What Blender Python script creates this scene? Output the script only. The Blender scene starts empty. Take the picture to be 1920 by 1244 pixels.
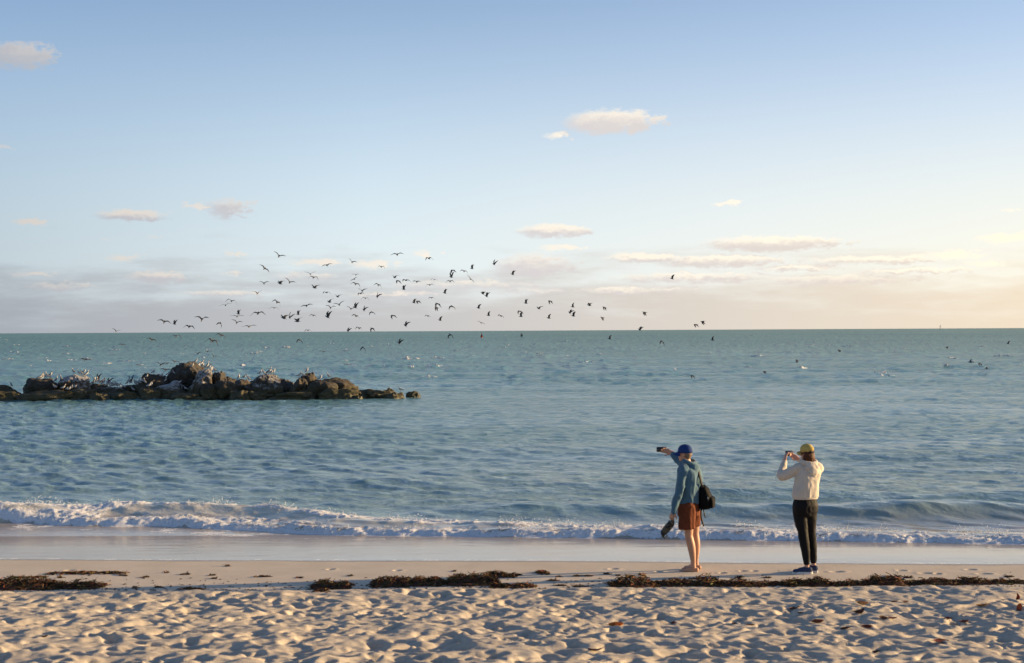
import bpy, bmesh, math, random
import numpy as np
from mathutils import Vector, Matrix, Quaternion
from mathutils.bvhtree import BVHTree

S = bpy.context.scene
COL = S.collection
R = math.radians
random.seed(7)
rng = np.random.default_rng(11)

# ------------------------------------------------------------------ camera
CAMZ = 3.4
FPX = 50.0 / 36.0 * 1920.0            # focal length in photo pixels
ROLL = math.atan(10.0 / 1920.0)       # the horizon rises a little to the right
PITCH = -2.0 / FPX
fwd = Vector((0, math.cos(PITCH), math.sin(PITCH)))
right = Vector((math.cos(ROLL), 0, -math.sin(ROLL)))
up = right.cross(fwd).normalized()
right = fwd.cross(up).normalized()
cam_d = bpy.data.cameras.new('camera')
cam = bpy.data.objects.new('camera', cam_d)
COL.objects.link(cam)
m = Matrix.Identity(4)
for i in range(3):
    m[i][0] = right[i]; m[i][1] = up[i]; m[i][2] = -fwd[i]
m[2][3] = CAMZ
cam.matrix_world = m
cam_d.lens = 50.0; cam_d.sensor_width = 36.0
cam_d.clip_start = 0.1; cam_d.clip_end = 60000.0
cam_d.dof.use_dof = True
cam_d.dof.focus_distance = 60.0
cam_d.dof.aperture_fstop = 4.5
S.camera = cam

def ray(px, py):
    return (right * (px - 960.0) + up * (622.0 - py) + fwd * FPX)

def at_y(px, py, Y):
    d = ray(px, py)
    return Vector((0, 0, CAMZ)) + d * (Y / d.y)

def on_z(px, py, z):
    d = ray(px, py)
    return Vector((0, 0, CAMZ)) + d * ((z - CAMZ) / d.z)

# ------------------------------------------------------------------ sun, sky, exposure
SUN_AZ, SUN_EL = R(79.0), R(9.2)      # azimuth clockwise from the view direction (+Y)
sun_vec = Vector((math.sin(SUN_AZ) * math.cos(SUN_EL), math.cos(SUN_AZ) * math.cos(SUN_EL), math.sin(SUN_EL)))
sl = bpy.data.lights.new('sun', 'SUN')
sl.energy = 5.0; sl.angle = R(0.9); sl.color = (1.0, 0.70, 0.36)
sun = bpy.data.objects.new('sun', sl); COL.objects.link(sun)
sun.rotation_euler = sun_vec.to_track_quat('Z', 'Y').to_euler()
sun.location = (60, 10, 40)

S.view_settings.view_transform = 'Standard'
S.view_settings.look = 'None'
S.view_settings.gamma = 1.0
S.view_settings.exposure = 1.1
S.view_settings.use_curve_mapping = False

W = bpy.data.worlds.new('World'); S.world = W; W.use_nodes = True
SKY_STRENGTH = 0.0933
KS = 1.0 / (SKY_STRENGTH * 2.144)       # scene colour -> node colour at this strength and exposure

class NT:
    """tiny helper for building node trees"""
    def __init__(s, tree): s.t = tree; s.n = tree.nodes; s.l = tree.links
    def node(s, typ, **kw):
        n = s.n.new(typ)
        for k, v in kw.items(): setattr(n, k, v)
        return n
    def put(s, sock, v):
        if isinstance(v, bpy.types.NodeSocket): s.l.new(v, sock)
        elif v is not None:
            if isinstance(v, (tuple, list)) and len(v) == 3 and sock.type == 'RGBA': v = (*v, 1.0)
            sock.default_value = v
    def math(s, op, a, b=None, c=None, clamp=False):
        n = s.node('ShaderNodeMath', operation=op, use_clamp=clamp)
        for i, v in enumerate((a, b, c)):
            if v is not None: s.put(n.inputs[i], v)
        return n.outputs[0]
    def mix(s, f, a, b, blend='MIX'):
        n = s.node('ShaderNodeMix', data_type='RGBA', blend_type=blend)
        s.put(n.inputs[0], f); s.put(n.inputs[6], a); s.put(n.inputs[7], b)
        return n.outputs[2]
    def rng(s, v, a, b, c=0.0, d=1.0, smooth=True):
        n = s.node('ShaderNodeMapRange', interpolation_type='SMOOTHSTEP' if smooth else 'LINEAR')
        s.put(n.inputs[0], v)
        for i, q in enumerate((a, b, c, d)): s.put(n.inputs[1 + i], q)
        return n.outputs[0]
    def noise(s, vec, scale, detail=4.0, rough=0.55, dist=0.0):
        n = s.node('ShaderNodeTexNoise')
        if vec is not None: s.put(n.inputs['Vector'], vec)
        s.put(n.inputs['Scale'], scale); s.put(n.inputs['Detail'], detail)
        s.put(n.inputs['Roughness'], rough); s.put(n.inputs['Distortion'], dist)
        return n.outputs[0]
    def xyz(s, x, y, z):
        n = s.node('ShaderNodeCombineXYZ')
        for i, v in enumerate((x, y, z)): s.put(n.inputs[i], v)
        return n.outputs[0]
    def sep(s, v):
        n = s.node('ShaderNodeSeparateXYZ'); s.put(n.inputs[0], v); return n.outputs
    def attr(s, name, typ='GEOMETRY'):
        return s.node('ShaderNodeAttribute', attribute_name=name, attribute_type=typ)
    def ramp(s, f, stops):
        n = s.node('ShaderNodeValToRGB'); cr = n.color_ramp
        while len(cr.elements) < len(stops): cr.elements.new(0.5)
        for e, (p, c) in zip(cr.elements, stops): e.position = p; e.color = (*c, 1.0)
        s.put(n.inputs[0], f); return n.outputs[0]
    def bump(s, h, strength, dist):
        n = s.node('ShaderNodeBump'); s.put(n.inputs['Height'], h)
        s.put(n.inputs['Strength'], strength); s.put(n.inputs['Distance'], dist); return n.outputs[0]

def build_world():
    t = NT(W.node_tree); bg = t.n['Background']
    sk = t.node('ShaderNodeTexSky', sky_type='NISHITA', sun_disc=False)
    sk.sun_elevation = SUN_EL; sk.sun_rotation = SUN_AZ
    sk.air_density = 0.7; sk.dust_density = 0.3; sk.ozone_density = 2.0
    tc = t.node('ShaderNodeTexCoord').outputs['Generated']
    x, y, z = t.sep(tc)
    az = t.math('ARCTAN2', x, y)                                   # 0 ahead, + to the right
    el = t.math('ARCSINE', z)
    deg = 180 / math.pi
    eld = t.math('MULTIPLY', el, deg)
    azd = t.math('MULTIPLY', az, deg)
    toward = t.math('COSINE', t.math('SUBTRACT', az, SUN_AZ))      # 1 toward the sun's side
    k = lambda c: tuple(q * KS for q in c)
    # pale air: whitens the lower sky, warmer toward the sun
    air = t.ramp(t.rng(toward, -0.17, 0.70, smooth=False), [
        (0.0, (.150, .172, .190)), (0.30, (.228, .252, .262)), (0.60, (.270, .268, .252)), (1.0, (.312, .278, .215))])
    air = t.mix(1.0, air, (KS * 3.5,) * 3, 'MULTIPLY')
    en = t.math('MULTIPLY', eld, 1 / 9.5)
    f_air = t.math('MULTIPLY', t.math('POWER', 2.718, t.math('MULTIPLY', t.math('MULTIPLY', en, en), -1.0)), 0.93)
    col = t.mix(t.math('MINIMUM', f_air, 0.9), t.mix(1.0, sk.outputs[0], (1.15, 1.07, 1.06), 'MULTIPLY'), air)
    # the low bank of thin cloud above the horizon
    v2 = t.xyz(t.math('MULTIPLY', azd, 0.20), t.math('MULTIPLY', eld, 1.15), 3.0)
    nb = t.noise(v2, 1.0, 7.0, 0.58)
    edge = t.math('ADD', eld, t.math('MULTIPLY', t.math('SUBTRACT', nb, 0.5), 5.5))
    f_bank = t.rng(edge, 0.5, 3.3, 0.85, 0.0)
    bank = t.ramp(t.rng(toward, -0.17, 0.70, smooth=False), [
        (0.0, (.100, .108, .122)), (0.35, (.158, .152, .152)), (0.62, (.218, .190, .160)), (1.0, (.300, .235, .155))])
    bank = t.mix(1.0, bank, (KS * 3.5,) * 3, 'MULTIPLY')
    col = t.mix(f_bank, col, bank)
    # single clouds: centre and size in photo pixels turned into azimuth and elevation
    hor = lambda px: 625 - px / 192.0
    CL = [(40, 133, 75, 26, .75), (1150, 231, 95, 21, .92), (1052, 255, 36, 8, .55), (252, 412, 78, 11, .75),
          (366, 390, 36, 11, .5), (428, 396, 50, 23, .62), (57, 427, 40, 7, .6), (440, 479, 28, 6, .45),
          (1040, 434, 78, 13, .85), (1050, 466, 60, 7, .5), (1362, 386, 32, 6, .65), (1452, 460, 140, 14, .85),
          (1215, 484, 88, 9, .8), (1350, 491, 150, 12, .75), (230, 489, 46, 9, .5), (300, 523, 72, 12, .7),
          (1000, 500, 95, 24, .7), (600, 494, 85, 7, .5), (700, 497, 60, 11, .55), (795, 477, 32, 9, .5),
          (1640, 492, 150, 9, .65), (1790, 484, 60, 10, .7), (1880, 455, 55, 10, .7), (1300, 522, 190, 13, .6),
          (1895, 408, 28, 6, .4), (110, 541, 90, 11, .45), (430, 515, 30, 6, .35), (8, 296, 30, 5, .4),
          (570, 520, 110, 12, .4), (1560, 528, 260, 14, .5), (880, 535, 240, 12, .45), (200, 456, 34, 4, .25),
          (285, 449, 20, 4, .25), (1180, 545, 160, 10, .5), (1720, 512, 120, 8, .6), (1500, 505, 110, 8, .6), (750, 552, 150, 9, .45), (420, 553, 130, 10, .45), (60, 520, 70, 7, .4), (1860, 500, 70, 8, .55), (1000, 545, 100, 9, .45)]
    D = t.xyz(azd, eld, 0.0)
    def vmath(op, *a):
        n = t.node('ShaderNodeVectorMath', operation=op)
        for q, v in zip(n.inputs, a): t.put(q, v)
        return n
    nz = t.node('ShaderNodeTexNoise'); t.put(nz.inputs['Vector'], t.xyz(t.math('MULTIPLY', azd, 1.7), t.math('MULTIPLY', eld, 3.4), 0.0))
    nz.inputs['Scale'].default_value = 1.0; nz.inputs['Detail'].default_value = 7.0; nz.inputs['Roughness'].default_value = 0.66
    wob = vmath('MULTIPLY_ADD', nz.outputs['Color'], (2.6, 0.50, 0.0), (-1.3, -0.25, 0.0)).outputs[0]
    Dw = vmath('ADD', D, wob).outputs[0]
    Ds = vmath('ADD', Dw, (0.10, 0.16, 0.0)).outputs[0]           # the same a little nearer the light
    acc, acs = None, None
    for (px, py, w, h, a) in CL:
        a0 = math.degrees(math.atan((px - 960) / FPX)); e0 = math.degrees(math.atan((hor(px) - py) / FPX))
        sw = 1 / math.degrees(w * 1.02 / FPX); sh = 1 / math.degrees(h * 1.18 / FPX)
        for which, DD in (((0, Dw), (1, Ds)) if w * h > 700 else ((0, Dw),)):
            q = vmath('MULTIPLY_ADD', DD, (sw, sh, 0.0), (-a0 * sw, -e0 * sh, 1.15 * math.sqrt(max(0.0, 1 - a)))).outputs[0]
            r2 = vmath('DOT_PRODUCT', q, q).outputs['Value']
            if which == 0: acc = r2 if acc is None else t.math('MINIMUM', acc, r2)
            else: acs = r2 if acs is None else t.math('MINIMUM', acs, r2)
    warm = t.rng(toward, -0.17, 0.70, smooth=False)
    lit = t.mix(1.0, t.ramp(warm, [(0, (.190, .176, .166)), (.35, (.285, .258, .222)), (.65, (.315, .285, .236)), (1, (.335, .292, .215))]), (KS * 3.5,) * 3, 'MULTIPLY')
    shd = t.mix(1.0, t.ramp(warm, [(0, (.132, .137, .150)), (.35, (.196, .190, .196)), (.65, (.228, .204, .186)), (1, (.280, .232, .170))]), (KS * 3.5,) * 3, 'MULTIPLY')
    den = t.rng(t.math('ADD', acc, t.math('MULTIPLY', t.math('SUBTRACT', nz.outputs[0], 0.5), 2.0)), 1.30, 0.45, 0.0, 0.95)
    sun_ = t.rng(t.math('ADD', t.math('SUBTRACT', acs, acc), t.math('MULTIPLY', t.math('SUBTRACT', nz.outputs[0], 0.5), 0.9)), -0.15, 0.75)
    col = t.mix(den, col, t.mix(sun_, shd, lit))
    t.put(bg.inputs[0], col)
    bg.inputs[1].default_value = SKY_STRENGTH
build_world()
W.cycles.sampling_method = 'MANUAL'; W.cycles.sample_map_resolution = 512
S.cycles.max_bounces = 4; S.cycles.diffuse_bounces = 2; S.cycles.glossy_bounces = 2
S.cycles.use_adaptive_sampling = True; S.cycles.adaptive_threshold = 0.02
S.cycles.transmission_bounces = 2; S.cycles.use_denoising = True

# ------------------------------------------------------------------ helpers
def tag(o, label=None, cat=None, group=None, kind=None):
    if label: o['label'] = label
    if cat: o['category'] = cat
    if group: o['group'] = group
    if kind: o['kind'] = kind
    return o

def mesh_obj(name, me, mats=None, parent=None, smooth=True):
    o = bpy.data.objects.new(name, me); COL.objects.link(o)
    if mats is not None and not me.materials:
        for mm in (mats if isinstance(mats, (list, tuple)) else [mats]): me.materials.append(mm)
    if parent: o.parent = parent
    if smooth: me.polygons.foreach_set('use_smooth', np.ones(len(me.polygons), dtype=bool))
    return o

def empty(name, loc):
    o = bpy.data.objects.new(name, None); COL.objects.link(o); o.location = loc
    o.empty_display_size = 0.1
    return o

def grid_mesh(name, X, Y, Z, attrs=None):
    nr, nc = X.shape
    me = bpy.data.meshes.new(name)
    v = np.stack([X, Y, Z], -1).reshape(-1, 3).astype(np.float32)
    idx = np.arange(nr * nc).reshape(nr, nc)
    q = np.stack([idx[:-1, :-1], idx[:-1, 1:], idx[1:, 1:], idx[1:, :-1]], -1).reshape(-1, 4)
    me.vertices.add(len(v)); me.vertices.foreach_set('co', v.ravel())
    me.loops.add(q.size); me.loops.foreach_set('vertex_index', q.ravel().astype(np.int32))
    me.polygons.add(len(q)); me.polygons.foreach_set('loop_start', (np.arange(len(q)) * 4).astype(np.int32))
    for k, a in (attrs or {}).items():
        at = me.attributes.new(k, 'FLOAT', 'POINT'); at.data.foreach_set('value', a.ravel().astype(np.float32))
    me.update(calc_edges=True); me.validate()
    return me

def raw_mesh(name, verts, faces, colors=None):
    me = bpy.data.meshes.new(name)
    me.from_pydata([tuple(v) for v in verts], [], [tuple(f) for f in faces])
    if colors is not None:
        at = me.color_attributes.new('tint', 'FLOAT_COLOR', 'POINT')
        c = np.ones((len(verts), 4), np.float32); c[:, :3] = np.array(colors)
        at.data.foreach_set('color', c.ravel())
    me.update()
    return me

_L = {}
def _lat(seed, n=256):
    if seed not in _L: _L[seed] = np.random.default_rng(seed).random((n, n)).astype(np.float32)
    return _L[seed]
def vnoise(x, y, seed=0):
    g = _lat(seed); x = np.asarray(x, np.float64); y = np.asarray(y, np.float64)
    xi = np.floor(x).astype(int); yi = np.floor(y).astype(int)
    fx = x - xi; fy = y - yi
    fx = fx * fx * fx * (fx * (fx * 6 - 15) + 10); fy = fy * fy * fy * (fy * (fy * 6 - 15) + 10)
    a = g[xi & 255, yi & 255]; b = g[(xi + 1) & 255, yi & 255]
    c = g[xi & 255, (yi + 1) & 255]; d = g[(xi + 1) & 255, (yi + 1) & 255]
    return (a * (1 - fx) + b * fx) * (1 - fy) + (c * (1 - fx) + d * fx) * fy
def fbm(x, y, seed=0, octv=4, gain=0.5):
    s = 0.0; a = 1.0; t = 0.0
    for i in range(octv):
        ca, sa = math.cos(0.7 * i), math.sin(0.7 * i)
        s = s + a * vnoise((x * ca - y * sa) * 2 ** i + 17.3 * i, (x * sa + y * ca) * 2 ** i + 5.1 * i, seed + i); t += a; a *= gain
    return s / t
def vnoise3(p, seed=0):
    """value noise on points (n,3)"""
    g = np.random.default_rng(seed).random(4096)
    pi = np.floor(p).astype(np.int64); f = p - pi; f = f * f * (3 - 2 * f)
    def h(i, j, k): return g[((pi[:, 0] + i) * 73856093 ^ (pi[:, 1] + j) * 19349663 ^ (pi[:, 2] + k) * 83492791) & 4095]
    r = 0
    for i in (0, 1):
        for j in (0, 1):
            for k in (0, 1):
                r = r + h(i, j, k) * (f[:, 0] if i else 1 - f[:, 0]) * (f[:, 1] if j else 1 - f[:, 1]) * (f[:, 2] if k else 1 - f[:, 2])
    return r
def sstep(a, b, x):
    t = np.clip((x - a) / (b - a), 0, 1); return t * t * (3 - 2 * t)

def principled(name, color, rough=0.6, spec=0.5, var=0.0, scale=20.0, bump=0.0, bdist=0.01, tint=False, metallic=0.0, sheen=0.0, sss=0.0):
    mt = bpy.data.materials.new(name); mt.use_nodes = True
    t = NT(mt.node_tree); b = t.n['Principled BSDF']
    tc = t.node('ShaderNodeTexCoord').outputs['Object']
    c = color
    if tint: c = t.mix(1.0, t.attr('tint').outputs['Color'], (*color,), 'MULTIPLY')
    if var or bump:
        n = t.noise(tc, scale, 5.0, 0.6)
        if var:
            g = t.rng(n, 0.3, 0.7, 1 - var, 1 + var, smooth=False)
            c = t.mix(1.0, c, t.xyz(g, g, g), 'MULTIPLY')
        if bump: t.put(b.inputs['Normal'], t.bump(n, bump, bdist))
    t.put(b.inputs['Base Color'], c)
    b.inputs['Roughness'].default_value = rough
    b.inputs['Specular IOR Level'].default_value = spec
    b.inputs['Metallic'].default_value = metallic
    if sheen: b.inputs['Sheen Weight'].default_value = sheen
    if sss:
        b.inputs['Subsurface Weight'].default_value = sss; b.inputs['Subsurface Radius'].default_value = (.01, .004, .002)
        b.inputs['Subsurface Scale'].default_value = 1.0
    return mt

# ------------------------------------------------------------------ beach
SEA = -0.30
_py = np.array([-400, -40, -8, 0, 5, 9, 12, 15, 17.2, 18.4, 19.0, 20.0, 21.5, 23, 25, 28, 35, 45, 80, 200.])
_pz = np.array([3.0, 2.4, 2.0, 1.8, 1.4, .92, .58, .30, .13, .045, .015, 0, -.05, -.14, -.27, -.48, -.9, -1.4, -3.0, -6.])
def base_z(y):
    s = 0
    for d in (-.5, -.25, 0, .25, .5): s = s + np.interp(y + d, _py, _pz)
    return s / 5
def dry_edge(x):                    # where trampled dry sand gives way to the smooth damp strip
    return 18.42 + 0.25 * (fbm(x * 0.35, x * 0 + 2.0, 3, 3) - 0.5) + 0.12 * (vnoise(x * 1.7, x * 0, 8) - 0.5)

# trampled relief on a fine raster
RX0, RX1, RY0, RY1, RS = -13.0, 13.0, 5.5, 19.4, 0.02
rx = np.arange(RX0, RX1, RS); ry = np.arange(RY0, RY1, RS)
RXg, RYg = np.meshgrid(rx, ry)
relief = (0.13 * (fbm(RXg * 0.9, RYg * 0.9, 21, 3) - 0.5) + 0.09 * (fbm(RXg * 3.0, RYg * 2.4, 31, 4, .55) - 0.5)
          + 0.05 * (fbm(RXg * 7, RYg * 7, 41, 3) - 0.5))
def stamp(x, y, ang, L, Wd, dep):
    rad = L * 1.25
    i0, i1 = int((x - rad - RX0) / RS), int((x + rad - RX0) / RS); j0, j1 = int((y - rad - RY0) / RS), int((y + rad - RY0) / RS)
    i0, j0 = max(i0, 0), max(j0, 0)
    if i1 <= i0 or j1 <= j0: return
    gx = RXg[j0:j1, i0:i1] - x; gy = RYg[j0:j1, i0:i1] - y
    c, s = math.cos(ang), math.sin(ang)
    a = (gx * c + gy * s) / (L / 2); b = (-gx * s + gy * c) / (Wd / 2)
    b = b * (1.0 + 0.25 * a)
    r = np.sqrt(a * a + b * b)
    relief[j0:j1, i0:i1] += -dep * np.exp(-r ** 4 * 0.8) + dep * 0.26 * np.exp(-((r - 1.35) / 0.33) ** 2) * (1 + 0.6 * a)
nst = int(24 * (RX1 - RX0) * (RY1 - RY0))
for i in range(nst):
    an = random.choice([random.gauss(0.2, .5), random.gauss(2.6, .6), random.uniform(0, 6.28)])
    k_ = random.random()
    stamp(random.uniform(RX0, RX1), random.uniform(RY0, RY1), an, random.choice([random.uniform(.12, .2), random.uniform(.22, .33)]), random.uniform(.08, .14), random.uniform(.018, .052) * (0.6 + 0.7 * k_))
relief = relief - np.median(relief)
relief = np.where(relief > 0, .11 * np.tanh(relief / .11 * .8), relief * .95)
relief = (relief + np.roll(relief, 1, 0) + np.roll(relief, 1, 1) + np.roll(relief, -1, 0) + np.roll(relief, -1, 1)) / 5
relief += 0.016 * (fbm(RXg * 13, RYg * 13, 51, 3) - 0.5)

PRINTS = []
for (px_, row_, w_) in [(1393, 1071, 12), (1415, 1071, 10), (1440, 1079, 22), (1570, 1073, 24), (1735, 1076, 22), (1758, 1077, 12), (1845, 1077, 26), (1355, 1075, 12), (1655, 1082, 14), (1690, 1070, 16), (1495, 1070, 14), (1820, 1068, 18),
                        (130, 1068, 16), (620, 1066, 14), (745, 1069, 14), (1150, 1066, 16), (1235, 1072, 12)]:
    q_ = on_z(px_, row_, 0.0); PRINTS.append((q_.x, q_.y, w_ * q_.y / FPX * .5))
def relief_at(x, y):
    fx = np.clip((x - RX0) / RS, 0, len(rx) - 1.001); fy = np.clip((y - RY0) / RS, 0, len(ry) - 1.001)
    i = fx.astype(int); j = fy.astype(int); u = fx - i; v = fy - j
    r = (relief[j, i] * (1 - u) + relief[j, i + 1] * u) * (1 - v) + (relief[j + 1, i] * (1 - u) + relief[j + 1, i + 1] * u) * v
    ed = dry_edge(x)
    mask = sstep(0.10, -0.55, y - ed)
    amp = 0.70 + 0.48 * sstep(0.0, -3.5, y - ed)
    inside = sstep(RX0, RX0 + .5, x) * sstep(RX1, RX1 - .5, x) * sstep(RY0, RY0 + .5, y)
    rough = r * mask * amp * inside
    lip = 0.05 * np.exp(-((y - ed + 0.45) / 0.35) ** 2)
    far = (1 - inside) * mask * 0.08 * (fbm(x * 0.8, y * 0.8, 61, 3) - 0.5)
    smooth = (1 - mask) * sstep(22.5, 20.0, y) * (0.007 * (fbm(x * 0.45, y * 1.5, 71, 2) - 0.5) + 0.0025 * (fbm(x * 3, y * 6, 75, 2) - 0.5))
    for (fx_, fy_, fl) in PRINTS:
        k_ = (np.abs(x - fx_) < .4) & (np.abs(y - fy_) < .3)
        if k_.any():
            a = (x[k_] - fx_) / fl; b = (y[k_] - fy_) / .055; r_ = a * a + b * b
            smooth[k_] += -.020 * np.exp(-r_ ** 2) + .006 * np.exp(-(np.sqrt(r_) - 1.5) ** 2 * 6)
    return rough + lip + far + smooth
def beach_z(x, y):
    x = np.asarray(x, float); y = np.asarray(y, float)
    return base_z(y) + relief_at(x, y)
def bz(x, y): return float(beach_z(np.array([x]), np.array([y]))[0])

xs = np.concatenate([-np.geomspace(300, 8.85, 40), np.arange(-8.8, 8.8, 0.026), np.geomspace(8.85, 300, 40)])
ys = np.concatenate([np.linspace(-300, -10, 14), np.linspace(-8, 6.9, 50), np.arange(7.0, 10.5, 0.035), np.arange(10.5, 19.0, 0.022), np.arange(19.0, 20.8, 0.03), np.arange(20.8, 25, 0.06), np.linspace(25.2, 60, 60), np.linspace(70, 200, 8)])
Xg, Yg = np.meshgrid(xs, ys)
Zg = beach_z(Xg, Yg)
dryA = sstep(0.15, -0.35, Yg - dry_edge(Xg) + 0.3 * (fbm(Xg * 1.3, Yg * 2.0, 81, 3) - 0.5))
def swash_edge(x):
    return 21.2 - 0.080 * np.clip(x, -20, 20) + 0.22 * (fbm(x * 0.22 + 9, x * 0 + 1, 91, 2) - 0.5) + 0.05 * (vnoise(x * 1.9, x * 0, 93) - .5)
wetA = sstep(-0.20, 0.05, Yg - swash_edge(Xg) + 0.12 * (fbm(Xg * 0.8, Yg * 0.8, 83, 3) - 0.5))

def mat_beach():
    mt = bpy.data.materials.new('beach_sand'); mt.use_nodes = True
    t = NT(mt.node_tree); b = t.n['Principled BSDF']
    P = t.node('ShaderNodeNewGeometry').outputs['Position']
    dry = t.attr('dry').outputs['Fac']; wet = t.attr('wet').outputs['Fac']
    n1 = t.noise(P, 1.3, 5.0); n2 = t.noise(P, 260.0, 2.0, 0.7); n3 = t.noise(P, 14.0, 6.0, 0.65)
    damp = t.mix(t.rng(n1, .3, .7), (.56, .475, .37), (.62, .53, .42))
    dryc = t.mix(t.rng(n3, .3, .7), (.435, .375, .305), (.525, .460, .375))
    c = t.mix(dry, damp, dryc)
    c = t.mix(wet, c, (.235, .185, .14))
    g = t.rng(n2, .25, .75, .86, 1.12, smooth=False)
    c = t.mix(1.0, c, t.xyz(g, g, g), 'MULTIPLY')
    sp = t.node('ShaderNodeTexVoronoi', feature='F1'); t.put(sp.inputs['Vector'], P); t.put(sp.inputs['Scale'], 34.0)
    s_ = t.math('LESS_THAN', sp.outputs['Distance'], t.math('MULTIPLY', t.noise(P, 2.3, 2.0), 0.16))
    c = t.mix(t.math('MULTIPLY', s_, t.math('MULTIPLY', t.math('SUBTRACT', 1.0, wet), 0.55)), c, (.12, .075, .05))
    t.put(b.inputs['Base Color'], c)
    t.put(b.inputs['Roughness'], t.math('SUBTRACT', 0.95, t.math('MULTIPLY', wet, 0.70)))
    t.put(b.inputs['Specular IOR Level'], t.math('ADD', 0.12, t.math('MULTIPLY', wet, 0.4)))
    h = t.math('ADD', t.math('MULTIPLY', n2, 0.4), n3)
    t.put(b.inputs['Normal'], t.bump(h, t.math('ADD', 0.15, t.math('MULTIPLY', dry, 0.35)), 0.02))
    return mt
beach = mesh_obj('beach', grid_mesh('beach', Xg, Yg, Zg, {'dry': dryA, 'wet': wetA}), mat_beach())
tag(beach, 'pale sandy beach, trampled and dry in front, smooth and damp by the water', kind='structure')

# ------------------------------------------------------------------ sea
def tile(N, L, wl, dirn, spread, seed, hrms, short=0.45):
    r = np.random.default_rng(seed)
    k1 = np.fft.fftfreq(N, L / N) * 2 * np.pi
    KX, KY = np.meshgrid(k1, k1); K = np.hypot(KX, KY); K[0, 0] = 1
    kp = 2 * np.pi / wl
    A = np.exp(-1.1 * (kp / K) ** 2) / K ** 1.75 * np.exp(-(K * short / (2 * np.pi)) ** 2 * 2)
    ang = np.arctan2(KY, KX) - dirn
    A *= np.abs(np.cos(ang)) ** spread; A[0, 0] = 0
    h = np.real(np.fft.ifft2(A * (r.normal(size=(N, N)) + 1j * r.normal(size=(N, N)))))
    h *= hrms / h.std()
    h = h + 0.35 * (h * h - (h * h).mean()) / hrms
    h = 2.1 * hrms * np.tanh(h / (2.1 * hrms))
    return h.astype(np.float32), L
def samp(tl, x, y, rot=0.0):
    h, L = tl; N = h.shape[0]; c, s = math.cos(rot), math.sin(rot)
    fx = (x * c - y * s) / L * N; fy = (x * s + y * c) / L * N
    i = np.floor(fx).astype(int); j = np.floor(fy).astype(int); u = fx - i; v = fy - j
    i %= N; j %= N; i2 = (i + 1) % N; j2 = (j + 1) % N
    return (h[j, i] * (1 - u) + h[j, i2] * u) * (1 - v) + (h[j2, i] * (1 - u) + h[j2, i2] * u) * v
T1 = tile(512, 71.0, 2.6, math.pi / 2 + .12, 3.5, 1, 1.0, .35)
T2 = tile(512, 43.0, 1.5, math.pi / 2 - .30, 2.2, 2, 1.0, .25)
T3 = tile(512, 230.0, 9.0, math.pi / 2 + .2, 8.0, 3, 1.0, 1.5)

_cx = np.array([-60, -13, -10.3, -7.5, -5, -3.4, 0, 2.3, 5, 8.4, 12, 60.])
_cy = np.array([31, 28.9, 28.7, 29.1, 28.6, 27.4, 26.2, 25.5, 24.9, 24.2, 23.8, 22])
_fx = np.array([-60, -13, -10.3, -5, -3.2, 0, 2.3, 5, 8.4, 12, 60.])
_fy = np.array([29.6, 28.3, 28.0, 26.7, 25.8, 25.05, 24.65, 24.1, 23.25, 22.7, 20])
def crest_y(x): return np.interp(x, _cx, _cy) + 0.28 * (fbm(x * 0.8, x * 0, 101, 3) - .5)
def front_y(x): return np.interp(x, _fx, _fy) + 0.50 * (fbm(x * 0.6, x * 0 + 4, 103, 4) - .5)

def sea_far(x, y):
    depth = np.maximum(SEA - base_z(y), 0.0)
    near = sstep(26, 34, y); off = sstep(60, 150, y); far = 1 - 0.9 * sstep(700, 2500, y)
    gust = 0.2 + 1.6 * fbm(x * 0.045, y * 0.018, 111, 3)
    h = near * gust * far * (samp(T1, x, y) * (0.015 + 0.034 * off) + samp(T2, x, y, .2) * (0.018 + 0.006 * off)
                             + samp(T3, x, y, .12) * (0.014 + 0.046 * off))
    # ripples inshore
    h = h + (1 - near) * sstep(24.2, 26.5, y) * samp(T2, x, y, .2) * 0.012
    # smooth swells standing up before they break
    for (xa, ya, xb, yb, hh, wd, x0, x1) in [(-3, 29.9, 9, 28.0, .20, .9, -2.5, 0.5), (-20, 37.5, 9, 33.0, .07, 1.4, -30, -20),
                                              (-20, 45.5, 12, 41.5, .09, 1.8, -40, -30), (2, 31.6, 14, 31.0, .12, 1.0, 2.0, 4.5)]:
        yl = ya + (yb - ya) * (x - xa) / (xb - xa) + 0.7 * (fbm(x * .3, x * 0 + xa, 121, 2) - .5)
        d = (y - yl) / wd
        h = h + hh * sstep(x0, x1, x) * np.exp(-d * d * np.where(d < 0, 1.6, .7)) * (0.5 + 1.0 * fbm(x * .25 + yb, x * 0, 123, 2))
    return h, depth

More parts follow.
